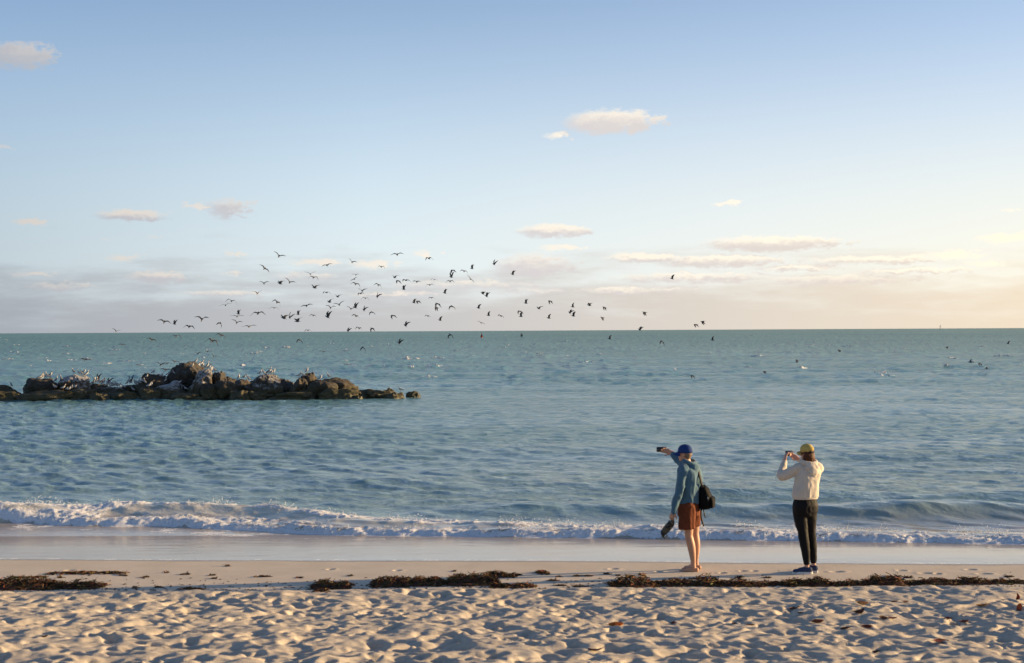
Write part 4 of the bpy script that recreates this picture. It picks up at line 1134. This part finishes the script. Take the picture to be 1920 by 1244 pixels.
def hand(wrist, fdir, pn, thumb, curl, spread=1.0):
    w = Vector(wrist); f = Vector(fdir).normalized(); n = Vector(pn); n = (n - f * n.dot(f)).normalized(); lat = f.cross(n)
    M = Matrix((lat, n, f)).transposed()
    out = [ell(w + f * .048, (.040, .017, .055), M), ell(w + f * .075, (.040, .015, .022), M), ell(w + f * .03 + lat * thumb * .026, (.020, .018, .034), M)]
    out += limb([w - f * .03, w + f * .03], [.026, .026], 12)
    for i, L in enumerate((.068, .078, .073, .058)):
        p = w + f * .088 + lat * thumb * (.030 - .020 * i) * spread - f * (.010 if i == 3 else 0)
        d = f.copy(); pts = [p.copy()]; a = 0
        for j, fr_ in enumerate((.45, .32, .25)):
            a += curl[j] if isinstance(curl, (tuple, list)) else curl
            d = f * math.cos(a) + n * math.sin(a)
            p = p + d * L * fr_; pts.append(p.copy())
        out += limb(pts, [.0095, .009, .0085, .0075], 8)
    p = w + f * .028 + lat * thumb * .036
    d1 = (f * .7 + lat * thumb * .55 + n * .45).normalized(); d2 = (f * .75 + lat * thumb * .05 + n * .65).normalized()
    out += limb([p, p + d1 * .038, p + d1 * .038 + d2 * .032], [.012, .0105, .009], 8)
    return out
def head_prims(c, th, s=1.0, jaw=1.0):
    """skull, jaw, nose, brow, lips, ears; th = heading of the face"""
    h = Vector((math.cos(th), math.sin(th), 0)); r_ = Vector((math.sin(th), -math.cos(th), 0)); u = Vector((0, 0, 1)); c = Vector(c)
    M = Matrix((r_, h, u)).transposed()
    E_ = lambda x, y, z, a, b, d: ell(c + (r_ * x + h * y + u * z) * s, (a * s, b * s, d * s), M)
    return [E_(0, -.012, .03, .075, .094, .088), E_(0, .018, -.035, .062, .070, .075), E_(0, .050, -.082, .036 * jaw, .034, .026),
            E_(0, .088, -.012, .012, .018, .024), E_(0, .098, -.024, .014, .014, .011), E_(0, .078, .022, .050, .014, .010),
            E_(0, .082, -.052, .022, .010, .006), E_(0, .080, -.062, .020, .010, .006), E_(.034, .070, -.022, .020, .018, .018), E_(-.034, .070, -.022, .020, .018, .018),
            E_(.074, -.010, -.010, .008, .018, .030), E_(-.074, -.010, -.010, .008, .018, .030)]
def eyes(c, th, parent, mat, s=1.0):
    h = Vector((math.cos(th), math.sin(th), 0)); r_ = Vector((math.sin(th), -math.cos(th), 0))
    for sx in (-1, 1):
        p = Vector(c) + r_ * sx * .031 * s + h * .076 * s + Vector((0, 0, .004))
        mesh_obj('eye', raw_mesh('eye', *ell(p, (.012, .012, .009))), mat, parent)
def cap_parts(c, th, parent, mat, dark, backstrap, s=1.0, pitch=0.0):
    """crown with seams, button, curved brim; c = head centre"""
    h = Vector((math.cos(th), math.sin(th), 0)); r_ = Vector((math.sin(th), -math.cos(th), 0)); u = Vector((0, 0, 1)); c = Vector(c) + u * .030 * s
    seg, rows = 36, 12; V, F = [], []
    for i in range(rows + 1):
        e = i / rows * math.pi / 2
        for k in range(seg):
            a = 2 * math.pi * k / seg
            rr_ = math.cos(e) ** .82; low = -.018 if i == 0 else 0
            seam = 1 - .012 * abs(math.cos(a * 3)) ** 14
            back = math.sin(a) < -.72 and backstrap and i <= 2
            V.append(c + (r_ * math.cos(a) * .084 * rr_ * seam + h * (math.sin(a) * .103 * rr_ * seam - .008)) * s + u * ((.098 * math.sin(e) ** .9 + low) * s + (.026 * s if back else 0)))
    for i in range(rows):
        for k in range(seg): F.append((i * seg + k, i * seg + (k + 1) % seg, (i + 1) * seg + (k + 1) % seg, (i + 1) * seg + k))
    F.append(tuple(range(seg - 1, -1, -1)))
    root = mesh_obj('cap', raw_mesh('cap', V, F), mat, parent)
    V, F = [], []
    na, nr = 14, 5
    for lay in (0, -.006):
        for i in range(na + 1):
            a = R(25) + i / na * R(130)
            for j in range(nr + 1):
                q = j / nr; reach = .056 * math.sin((a - R(25)) / R(130) * math.pi) ** .6
                x = math.cos(a) * (.084 + reach * .25 * q); y = math.sin(a) * .098 + reach * q
                z = -.006 - .020 * q - .050 * (x / .084) ** 2 * (.25 + .5 * q) + lay
                V.append(c + (r_ * x + h * y) * s + u * z * s)
    n1_ = (na + 1) * (nr + 1)
    for lay in (0, 1):
        for i in range(na):
            for j in range(nr):
                a = lay * n1_ + i * (nr + 1) + j; q = (a, a + nr + 1, a + nr + 2, a + 1); F.append(q if lay == 0 else q[::-1])
    for i in range(na):
        a = i * (nr + 1) + nr; F.append((a, a + nr + 1, a + nr + 1 + n1_, a + n1_))
    mesh_obj('brim', raw_mesh('brim', V, F), mat, root)
    mesh_obj('button', raw_mesh('button', *ell(c + u * .099 * s - h * .008, (.009, .009, .005))), mat, root)
    if backstrap:
        pts = []
        for k in range(9):
            a = R(222) + k / 8 * R(96); pts.append(c + (r_ * math.cos(a) * .086 + h * (math.sin(a) * .105 - .008)) * s + u * -.012)
        mesh_obj('strap', raw_mesh('strap', *tube_v(pts, .009, 8)), dark, root)
    return root
def strap_v(pts, w, th, side):
    """flat webbing along points; side = width direction"""
    V, F = [], []; sd = Vector(side).normalized()
    P_ = [Vector(q[:3]) for q in spline([tuple(p) for p in pts], 5)]
    for i, p in enumerate(P_):
        t_ = (P_[min(i + 1, len(P_) - 1)] - P_[max(i - 1, 0)]).normalized(); s_ = (sd - t_ * sd.dot(t_)).normalized(); n = t_.cross(s_)
        for (a, b) in ((-1, -1), (1, -1), (1, 1), (-1, 1)): V.append(p + s_ * a * w / 2 + n * b * th / 2)
    for i in range(len(P_) - 1):
        for k in range(4): F.append((i * 4 + k, i * 4 + (k + 1) % 4, i * 4 + 4 + (k + 1) % 4, i * 4 + 4 + k))
    F.append((3, 2, 1, 0)); e = (len(P_) - 1) * 4; F.append((e, e + 1, e + 2, e + 3))
    return V, F

SKIN_M = principled('tanned_skin', (.46, .25, .16), .5, .35, var=.10, scale=14, sss=.08)
SKIN_W = principled('fair_skin', (.50, .28, .20), .5, .35, var=.08, scale=14, sss=.08)
EYE = principled('eye', (.06, .04, .03), .25, .5)
TEAL = principled('teal_fleece', (.055, .125, .180), .85, .2, var=.12, scale=40, bump=.25, bdist=.004, sheen=.25)
RUST = principled('rust_cotton', (.125, .033, .012), .85, .2, var=.15, scale=22, bump=.3, bdist=.004)
CREAM = principled('cream_fleece', (.54, .475, .39), .88, .2, var=.06, scale=40, bump=.25, bdist=.004, sheen=.2)
BLACK_LEG = principled('black_stretch_fabric', (.0045, .0045, .005), .7, .2, var=.2, scale=18)
NAVYCAP = principled('royal_blue_cotton', (.010, .036, .150), .8, .2, var=.15, scale=30)
MUSTARD = principled('mustard_cotton', (.47, .345, .10), .85, .2, var=.12, scale=30)
DARKTRIM = principled('dark_webbing', (.014, .013, .013), .7, .3)
GREYHAIR = principled('short_grey_brown_hair', (.17, .11, .075), .6, .4, var=.3, scale=120, bump=.6, bdist=.004)
AUBURN = principled('auburn_hair', (.070, .022, .007), .6, .2, var=.4, scale=70, bump=.7, bdist=.006)
PACKBLK = principled('black_nylon', (.003, .003, .0033), .75, .12, var=.25, scale=30, bump=.35, bdist=.006)
PHONEM = principled('phone_case', (.045, .028, .050), .3, .5)
GLASSM = principled('phone_glass', (.010, .010, .014), .08, .5)
OLIVE = principled('olive_rubber', (.085, .080, .062), .7, .3, var=.25, scale=40)
BLUESHOE = principled('navy_knit', (.030, .045, .100), .8, .25, var=.2, scale=60, bump=.4, bdist=.003)
WHITESOLE = principled('white_rubber', (.62, .61, .59), .6, .3, var=.06, scale=20)
WHITEPATCH = principled('white_patch', (.75, .74, .70), .5, .3)

def man():
    p0 = on_z(1297, 1070.5, bz(on_z(1297, 1070.5, 0).x, on_z(1297, 1070.5, 0).y)); gz_ = bz(p0.x, p0.y)
    root = empty('person', (p0.x, p0.y, gz_ - .004))
    tag(root, 'barefoot man in blue cap, teal hoodie and rust shorts, arm out taking a photo', 'person', 'people photographing the birds')
    TH = math.atan2(.60, -.80)                       # heading of the chest: left and away
    FT = math.atan2(.10, -1.0); HT = math.atan2(.42, -.9)
    hc = (-.088, .035, 1.655)
    torso = [(-.035, .03, .80, .165, .115, TH), (-.03, .03, .92, .168, .115, TH), (-.022, .03, 1.06, .155, .108, TH), (-.015, .03, 1.22, .168, .112, TH), (-.015, .03, 1.36, .180, .110, TH), (-.02, .03, 1.45, .150, .085, TH), (-.03, .03, 1.50, .075, .062, TH)]
    skin = [loft(torso), tlimb([(-.035, .025, 1.46, .062), (-.055, .03, 1.54, .056), (-.075, .035, 1.60, .056)])]
    skin += head_prims(hc, HT)
    # legs (left leg nearer the camera)
    skin += tlimb([(-.060, -.075, .86, .100), (-.055, -.085, .70, .082), (-.050, -.09, .56, .061), (-.048, -.09, .50, .058), (-.020, -.09, .38, .058), (-.002, -.09, .27, .050), (.010, -.09, .15, .036), (.012, -.09, .085, .036), (.014, -.09, .05, .034)])
    skin += tlimb([(.030, .115, .86, .100), (.055, .115, .70, .080), (.062, .115, .56, .060), (.064, .115, .50, .057), (.078, .115, .38, .057), (.080, .115, .27, .049), (.078, .115, .15, .035), (.078, .115, .085, .035), (.078, .115, .05, .034)])
    for (ax, ay, ft) in ((.014, -.09, FT), (.078, .115, math.atan2(.38, -1))):
        d = Vector((math.cos(ft), math.sin(ft), 0)); s_ = Vector((math.sin(ft), -math.cos(ft), 0)); a = Vector((ax, ay, 0))
        M = Matrix((s_, d, Vector((0, 0, 1)))).transposed()
        skin += [ell(a - d * .040 + Vector((0, 0, .034)), (.032, .036, .034), M), ell(a + d * .045 + Vector((0, 0, .044)), (.035, .068, .036), M), ell(a + d * .12 + Vector((0, 0, .026)), (.042, .062, .025), M), ell(a + d * .06 + Vector((0, 0, .020)), (.038, .11, .020), M)]
        for k in range(5): skin += limb([a + d * (.165 - .011 * k) + s_ * (.030 - .016 * k) * (1 if ay < 0 else -1) + Vector((0, 0, .014)), a + d * (.192 - .014 * k) + s_ * (.032 - .017 * k) * (1 if ay < 0 else -1) + Vector((0, 0, .012))], [.0125 - .001 * k, .0115 - .001 * k], 8)
    # arms
    LS, LE, LW = (-.135, -.125, 1.425), (-.185, -.165, 1.165), (-.275, -.185, .855)
    RS_, RE, RW = (.080, .170, 1.430), (-.070, .385, 1.470), (-.225, .520, 1.635)
    skin += tlimb([(*LS, .055), (*LE, .042), (-.24, -.18, 1.0, .038), (*LW, .027)]); skin += tlimb([(*RS_, .055), (*RE, .042), (-.15, .46, 1.55, .037), (*RW, .027)])
    skin += hand(LW, (-.32, -.02, -1), (.35, .9, -.1), 1, (.75, .9, .7), .9)
    skin += hand(RW, (-.85, .25, .20), (-.25, -.9, .0), -1, (.35, .55, .45), 1.0)
    body = blob('body', skin, .0058, 3, SKIN_M, root)
    eyes(hc, HT, root, EYE)
    # hair below the cap
    b = Vector((math.cos(HT), math.sin(HT), 0)); c = Vector(hc)
    Mh = Matrix((Vector((b.y, -b.x, 0)), b, Vector((0, 0, 1)))).transposed()
    blob('hair', [ell(c - b * .030 + Vector((0, 0, .005)), (.079, .080, .070), Mh), ell(c - b * .05 - Vector((0, 0, .045)), (.052, .040, .035), Mh)], .008, 2, GREYHAIR, root, .003, (60, 60, 30), 3)
    cap_parts(hc, HT, root, NAVYCAP, DARKTRIM, False, 1.03)
    # hoodie
    ho = [loft([(-.030, .03, .945, .176, .130, TH), (-.028, .03, .985, .182, .135, TH), (-.020, .03, 1.08, .176, .130, TH), (-.010, .03, 1.22, .196, .140, TH), (-.008, .03, 1.35, .208, .138, TH), (-.012, .03, 1.44, .184, .112, TH), (-.03, .03, 1.515, .088, .075, TH)], 2.5)]
    ho += tlimb([(-.110, -.09, 1.445, .072), (*LS, .074), (*LE, .060), (-.235, -.18, 1.02, .053), (-.268, -.184, .885, .045), (-.272, -.185, .865, .043)])
    ho += tlimb([(.06, .13, 1.45, .070), (*RS_, .073), (*RE, .060), (-.14, .455, 1.54, .052), (-.190, .492, 1.595, .046)])
    hood = blob('hoodie', ho, .0085, 5, TEAL, root, .016, (13, 13, 7), 11)
    bk = Vector((-math.cos(TH), -math.sin(TH), 0)); sd = Vector((math.sin(TH), -math.cos(TH), 0)); nk = Vector((-.035, .03, 1.50))
    hp = []
    for k in range(15):
        a = R(-40) + k / 14 * R(260); q = nk + sd * math.cos(a) * .092 + bk * (math.sin(a) * .085 + .012) + Vector((0, 0, .045 - .035 * max(0, math.sin(a))))
        hp.append(ell(q, (.030, .030, .036)))
    hp += [ell(nk + bk * .105 + Vector((0, 0, -.035)), (.085, .055, .060), Matrix((sd, bk, Vector((0, 0, 1)))).transposed()), ell(nk + bk * .125 + Vector((0, 0, -.085)), (.055, .030, .045), Matrix((sd, bk, Vector((0, 0, 1)))).transposed())]
    blob('hood', hp, .008, 5, TEAL, hood, .006, (18, 18, 14), 13)
    # shorts
    sh = [loft([(-.035, .025, .78, .180, .132, TH), (-.032, .028, .90, .182, .134, TH), (-.030, .03, .985, .172, .124, TH)], 2.4)]
    sh += tlimb([(-.055, -.07, .90, .112), (-.070, -.085, .76, .116), (-.078, -.09, .64, .116), (-.078, -.09, .615, .114)], 18)[:2] + [tube_v([(-.078, -.09, .66), (-.078, -.09, .615)], [.117, .116], 20)]
    sh += tlimb([(.010, .11, .90, .110), (.030, .115, .76, .112), (.030, .115, .64, .110), (.030, .115, .622, .110)], 18)[:2] + [tube_v([(.030, .115, .66), (.030, .115, .622)], [.111, .110], 20)]
    blob('shorts', sh, .0085, 3, RUST, root, .011, (22, 22, 6), 17)
    L0 = Vector(root.location)
    # phone held out in the right hand
    ph = empty('phone', L0 + Vector((-.360, .550, 1.637)))
    tag(ph, 'dark phone held sideways in the man\'s outstretched hand', 'phone', 'phones used as cameras')
    yw = math.atan2(.22, .97)
    Mz = Matrix.Rotation(yw, 4, 'Z') @ Matrix.Rotation(R(1), 4, 'Y')
    def pbox(name, c, s_, mat, par, bev):
        bm = bmesh.new(); bmesh.ops.create_cube(bm, size=1.0)
        bmesh.ops.scale(bm, vec=s_, verts=bm.verts); bmesh.ops.bevel(bm, geom=bm.edges[:], offset=bev, segments=2, affect='EDGES')
        bmesh.ops.translate(bm, vec=c, verts=bm.verts); bmesh.ops.transform(bm, matrix=Mz, verts=bm.verts)
        me_ = bpy.data.meshes.new(name); bm.to_mesh(me_); bm.free(); return mesh_obj(name, me_, mat, par)
    def phone_parts(par):
        cs = pbox('case', (0, 0, .036), (.152, .010, .074), PHONEM, par, .003)
        pbox('screen', (0, -.0056, .036), (.144, .002, .067), GLASSM, par, .0006)
        for q in range(2): pbox('lens', (-.058, .0065, .050 - q * .022), (.016, .005, .016), GLASSM, cs, .002)
    phone_parts(ph)
    # sandals hanging from the left hand
    for i, (dx, dy, rt, lab) in enumerate(((0, -.030, (R(12), R(-28), R(20)), 'dark olive sandal in the man\'s left hand, the nearer of the pair'), (.030, .028, (R(-10), R(-40), R(-12)), 'dark olive sandal in the man\'s left hand, the one behind'))):
        sd_ = empty('sandal', L0 + Vector((-.300 + dx, -.175 + dy, .735)))
        tag(sd_, lab, 'sandal', 'sandals carried by the man')
        V = []; n = 22
        for (z, k) in ((0, .96), (.008, 1.0), (.020, 1.0), (.026, .95)):
            for q in range(n):
                a = 2 * math.pi * q / n; y = math.cos(a) * .137; w_ = .046 + .010 * math.cos(a) - .009 * math.cos(2 * a + 1)
                V.append((math.sin(a) * w_ * k, y * k, z))
        F = [(l * n + q, l * n + (q + 1) % n, (l + 1) * n + (q + 1) % n, (l + 1) * n + q) for l in range(3) for q in range(n)] + [tuple(range(n - 1, -1, -1)), tuple(3 * n + q for q in range(n))]
        Ms = Matrix.Rotation(rt[2], 4, 'Z') @ Matrix.Rotation(rt[1] * -1, 4, 'Y') @ Matrix.Rotation(R(90) + rt[0], 4, 'X') @ Matrix.Translation((0, -.130, -.02))
        def tr(vf): return [tuple(Ms @ Vector(v)) for v in vf[0]], vf[1]
        mesh_obj('sole', raw_mesh('sole', *tr((V, F))), OLIVE, sd_)
        for (y, wd, hh, st) in ((.075, .047, .050, .020), (.015, .040, .062, .020), (-.075, .040, .062, .016)):
            pts = [(math.cos(a) * wd, y + (.02 * math.sin(a) if y > 0 else -.045 * math.sin(a) ** 2), .020 + math.sin(a) * hh) for a in [math.pi * k / 8 for k in range(9)]]
            mesh_obj('strap', raw_mesh('strap', *tr(strap_v(pts, st, .005, (0, 1, 0)))), DARKTRIM, sd_)
    # backpack slung on the right shoulder
    bp = empty('backpack', L0 + Vector((.215, .045, .86)))
    tag(bp, 'black backpack hanging from the man\'s right shoulder behind his hip', 'backpack')
    th2 = math.atan2(-.30, .95)
    def rb_(rows, pw=3.2): return loft([(x, y, z, a, b_, th2) for (x, y, z, a, b_) in rows], pw, 26, 5)
    bag = blob('bag', [rb_([(-.015, 0, .012, .085, .050), (-.012, 0, .03, .125, .078), (-.006, 0, .10, .135, .088), (-.012, 0, .20, .132, .082), (-.030, 0, .29, .112, .066), (-.048, 0, .335, .075, .040), (-.055, 0, .348, .03, .02)])], .008, 3, PACKBLK, bp, .008, (16, 16, 12), 23)
    d2 = Vector((math.cos(th2), math.sin(th2), 0))
    pk = blob('pocket', [loft([(d2.x * .075, d2.y * .075, .03, .085, .030, th2), (d2.x * .088, d2.y * .088, .06, .100, .034, th2), (d2.x * .085, d2.y * .085, .15, .098, .032, th2), (d2.x * .070, d2.y * .070, .19, .080, .022, th2)], 3.0, 24, 4)], .008, 2, PACKBLK, bag, .005, (18, 18, 14), 25)
    mesh_obj('tag', raw_mesh('tag', *box_v(.005, -.128, .175, .016, .006, .030)), WHITEPATCH, bag, smooth=False)  # small plain white patch on the bag
    mesh_obj('handle', raw_mesh('handle', *strap_v([(-.060, -.02, .330), (-.055, -.025, .372), (-.038, -.03, .385), (-.020, -.03, .365), (-.018, -.025, .325)], .018, .006, (0, 1, 0))), DARKTRIM, bp)
    o_ = -Vector((.215, .045, .86))
    def W_(*p): return tuple(Vector(p) + o_)
    mesh_obj('shoulder_strap', raw_mesh('shoulder_strap', *strap_v([W_(.150, -.035, 1.185), W_(.128, -.075, 1.27), W_(.100, -.040, 1.40), W_(.078, .035, 1.500), W_(.050, .120, 1.508), W_(.015, .175, 1.440), W_(.02, .20, 1.30), W_(.12, .19, 1.10), W_(.17, .13, .95)], .036, .008, (.8, .55, 0))), DARKTRIM, bp)
    mesh_obj('loose_strap', raw_mesh('loose_strap', *strap_v([W_(.135, -.045, .885), W_(.128, -.06, .80), W_(.140, -.06, .72), W_(.165, -.06, .640)], .026, .006, (1, .2, 0))), DARKTRIM, bp)
    mesh_obj('loose_strap', raw_mesh('loose_strap', *strap_v([W_(.165, -.03, .885), W_(.178, -.045, .80), W_(.190, -.05, .755)], .016, .005, (1, .2, 0))), DARKTRIM, bp)
    mesh_obj('loop', raw_mesh('loop', *strap_v([W_(.300, .03, 1.02), W_(.330, .02, 1.035), W_(.338, .02, 1.010), W_(.315, .02, .990), W_(.300, .03, .995)], .008, .005, (0, 1, 0))), DARKTRIM, bp)
    mesh_obj('buckle', raw_mesh('buckle', *box_v(*W_(.142, -.052, 1.20), .028, .014, .036)), DARKTRIM, bp, smooth=False)

def woman():
    q = on_z(1521, 1075.5, 0); gz_ = bz(q.x, q.y); p0 = on_z(1521, 1075.5, gz_); gz_ = bz(p0.x, p0.y)
    root = empty('person', (p0.x, p0.y, gz_ - .004))
    tag(root, 'woman in mustard cap, cream hoodie, black leggings and blue sneakers raising her phone', 'person', 'people photographing the birds')
    TH = math.atan2(.93, -.36); HT = math.atan2(.75, -.66)
    hc = (-.046, .055, 1.672)
    LS, LE, LW = (-.175, -.02, 1.470), (-.385, .085, 1.350), (-.315, .245, 1.535)
    RS_, RE, RW = (.130, .085, 1.465), (.135, .335, 1.395), (-.090, .385, 1.560)
    skin = [loft([(-.075, .0, .90, .165, .120, TH), (-.07, .0, 1.05, .135, .095, TH), (-.045, .01, 1.25, .145, .100, TH), (-.025, .02, 1.40, .155, .095, TH), (-.025, .025, 1.48, .12, .07, TH), (-.03, .03, 1.52, .06, .055, TH)])]
    skin += tlimb([(-.03, .028, 1.48, .056), (-.036, .036, 1.56, .050), (-.042, .048, 1.62, .050)]) + head_prims(hc, HT, .95, .85)
    skin += tlimb([(-.155, -.01, .90, .095), (-.118, -.03, .57, .055), (-.078, -.045, .30, .044), (-.070, -.05, .15, .033), (-.070, -.05, .07, .034)])
    skin += tlimb([(.0, .03, .90, .095), (.012, .065, .57, .055), (.040, .08, .30, .044), (.050, .085, .15, .033), (.050, .085, .07, .034)])
    skin += tlimb([(*LS, .048), (*LE, .036), (*LW, .024)]) + tlimb([(*RS_, .048), (*RE, .036), (*RW, .024)])
    skin += hand(LW, (.22, .30, .95), (.90, .35, -.1), 1, (.30, .45, .4), .95) + hand(RW, (-.80, .25, .42), (-.3, -.6, .5), -1, (.4, .6, .5), .95)
    blob('body', skin, .0058, 3, SKIN_W, root)
    eyes(hc, HT, root, EYE, .95)
    b = Vector((math.cos(HT), math.sin(HT), 0)); s_ = Vector((b.y, -b.x, 0)); c = Vector(hc); M = Matrix((s_, b, Vector((0, 0, 1)))).transposed()
    hr = [ell(c - b * .018 + Vector((0, 0, .012)), (.083, .094, .075), M), ell(c - b * .050 - Vector((0, 0, .055)), (.080, .055, .060), M), ell(c - b * .035 + s_ * .055 - Vector((0, 0, .06)), (.032, .050, .065), M), ell(c - b * .035 - s_ * .055 - Vector((0, 0, .06)), (.032, .050, .060), M)]
    rr_ = random.Random(4)
    for k in range(26):
        a = R(195) + k / 25 * R(150); p = c + (s_ * math.cos(a) * .080 + b * (math.sin(a) * .085 - .01)) + Vector((0, 0, .0))
        hr += tlimb([(*p, .014), (*(p + (s_ * math.cos(a) * .012 + b * math.sin(a) * .012) + Vector((0, 0, -.06))), .013), (*(p + s_ * rr_.uniform(-.012, .02) + b * math.sin(a) * .008 + Vector((0, 0, -.105 - rr_.uniform(0, .03)))), .007)], 8, 3)
    blob('hair', hr, .0065, 2, AUBURN, root, .005, (55, 55, 12), 31)
    cap_parts(hc, HT, root, MUSTARD, DARKTRIM, True, 1.0)
    gl = mesh_obj('sunglasses', raw_mesh('sunglasses', *joinp(tube_v([c + s_ * .078 - b * .01 + Vector((0, 0, .006)), c + s_ * .076 + b * .075 + Vector((0, 0, .008))], .004, 6), tube_v([c - s_ * .078 - b * .01 + Vector((0, 0, .006)), c - s_ * .076 + b * .075 + Vector((0, 0, .008))], .004, 6),
                                                         ell(c + s_ * .036 + b * .092 + Vector((0, 0, 0)), (.030, .012, .022), M), ell(c - s_ * .036 + b * .092 + Vector((0, 0, 0)), (.030, .012, .022), M))), GLASSM, root)
    ho = [loft([(-.078, .0, 1.062, .176, .128, TH), (-.078, .0, 1.085, .186, .136, TH), (-.072, .0, 1.16, .182, .138, TH), (-.055, .005, 1.28, .172, .130, TH), (-.030, .015, 1.39, .178, .122, TH), (-.022, .022, 1.47, .152, .100, TH), (-.03, .03, 1.535, .075, .068, TH)], 2.5)]
    ho += tlimb([(-.13, 0, 1.475, .066), (*LS, .070), (-.28, .03, 1.400, .070), (*LE, .066), (-.362, .155, 1.42, .056), (-.325, .225, 1.505, .043), (-.318, .237, 1.520, .040)])
    ho += tlimb([(.09, .06, 1.47, .066), (*RS_, .070), (.145, .21, 1.42, .066), (*RE, .060), (.03, .36, 1.47, .050), (-.055, .38, 1.535, .042)])
    hd = blob('hoodie', ho, .0085, 5, CREAM, root, .011, (12, 12, 8), 47)
    bk = Vector((-math.cos(TH), -math.sin(TH), 0)); sd = Vector((math.sin(TH), -math.cos(TH), 0)); nk = Vector((-.028, .03, 1.515)); Mb = Matrix((sd, bk, Vector((0, 0, 1)))).transposed()
    hp = []
    for k in range(17):
        a = R(-35) + k / 16 * R(250); hp.append(ell(nk + sd * math.cos(a) * .105 + bk * (math.sin(a) * .090 + .010) + Vector((0, 0, .040 - .030 * max(0, math.sin(a)))), (.032, .032, .036)))
    hp += [ell(nk + bk * .105 + Vector((0, 0, -.040)), (.120, .048, .055), Mb), ell(nk + bk * .125 + Vector((0, 0, -.095)), (.088, .036, .060), Mb), ell(nk + bk * .125 + Vector((0, 0, -.140)), (.045, .026, .040), Mb)]
    blob('hood', hp, .008, 5, CREAM, hd, .007, (16, 16, 12), 43)
    hem = loft([(-.078, .0, 1.040, .172, .124, TH), (-.078, .0, 1.050, .178, .130, TH), (-.078, .0, 1.085, .178, .130, TH), (-.078, .0, 1.095, .172, .124, TH)], 2.5, 40, 2)
    mesh_obj('hem', raw_mesh('hem', *hem), CREAM, hd)
    pn_ = [loft([(-.078, .01, .80, .150, .105, TH), (-.078, .008, .87, .180, .130, TH), (-.078, .0, .95, .182, .136, TH), (-.078, .0, 1.03, .158, .108, TH), (-.078, 0, 1.06, .130, .085, TH)], 2.3)]
    pn_ += tlimb([(-.150, -.005, .90, .108), (-.145, -.015, .75, .094), (-.122, -.03, .60, .074), (-.115, -.03, .54, .070), (-.095, -.035, .40, .066), (-.078, -.045, .26, .055), (-.070, -.05, .165, .046)])
    pn_ += tlimb([(-.008, .03, .90, .108), (-.004, .045, .75, .092), (.008, .062, .60, .072), (.014, .065, .54, .069), (.030, .072, .40, .065), (.044, .08, .26, .054), (.050, .085, .165, .045)])
    blob('leggings', pn_, .0085, 10, BLACK_LEG, root, .006, (16, 16, 10), 47)
    L0 = Vector(root.location)
    for (ax, ay, ft, lab) in ((-.070, -.05, math.atan2(.16, -1), 'l'), (.050, .085, math.atan2(.85, -.55), 'r')):
        d = Vector((math.cos(ft), math.sin(ft), 0)); sdv = Vector((math.sin(ft), -math.cos(ft), 0)); a = Vector((ax, ay, 0)); M2 = Matrix((sdv, d, Vector((0, 0, 1)))).transposed()
        up_ = blob('sneaker', [ell(a - d * .030 + Vector((0, 0, .062)), (.041, .046, .046), M2), ell(a + d * .05 + Vector((0, 0, .056)), (.043, .085, .042), M2), ell(a + d * .135 + Vector((0, 0, .042)), (.044, .060, .030), M2), ell(a + Vector((0, 0, .085)), (.038, .044, .030), M2)], .006, 3, BLUESHOE, root)
        V = []; n = 26
        for (z, k) in ((0, .95), (.006, 1.0), (.030, .99), (.036, .93)):
            for q in range(n):
                an = 2 * math.pi * q / n; yy = math.cos(an) * .138 + .058; w_ = .046 + .005 * math.cos(an)
                V.append(a + sdv * math.sin(an) * w_ * k + d * yy * (k if yy > .06 else 1) + Vector((0, 0, z)))
        F = [(l * n + q, l * n + (q + 1) % n, (l + 1) * n + (q + 1) % n, (l + 1) * n + q) for l in range(3) for q in range(n)] + [tuple(range(n - 1, -1, -1)), tuple(3 * n + q for q in range(n))]
        mesh_obj('sole', raw_mesh('sole', V, F), WHITESOLE, up_)
    ph = empty('phone', L0 + Vector((-.215, .415, 1.600)))
    tag(ph, 'phone held up in both hands before the woman\'s face', 'phone', 'phones used as cameras')
    yw = math.atan2(.55, .85); Mz = Matrix.Rotation(yw, 4, 'Z')
    def pbox(name, c_, sz, mat, par, bev):
        bm = bmesh.new(); bmesh.ops.create_cube(bm, size=1.0); bmesh.ops.scale(bm, vec=sz, verts=bm.verts); bmesh.ops.bevel(bm, geom=bm.edges[:], offset=bev, segments=2, affect='EDGES')
        bmesh.ops.translate(bm, vec=c_, verts=bm.verts); bmesh.ops.transform(bm, matrix=Mz, verts=bm.verts)
        me_ = bpy.data.meshes.new(name); bm.to_mesh(me_); bm.free(); return mesh_obj(name, me_, mat, par)
    cs = pbox('case', (0, 0, .036), (.150, .010, .073), PHONEM, ph, .003); pbox('screen', (0, -.0056, .036), (.142, .002, .066), GLASSM, ph, .0006); pbox('lens', (-.056, .0065, .05), (.016, .005, .016), GLASSM, cs, .002)
man(); woman()
bpy.context.view_layer.update()
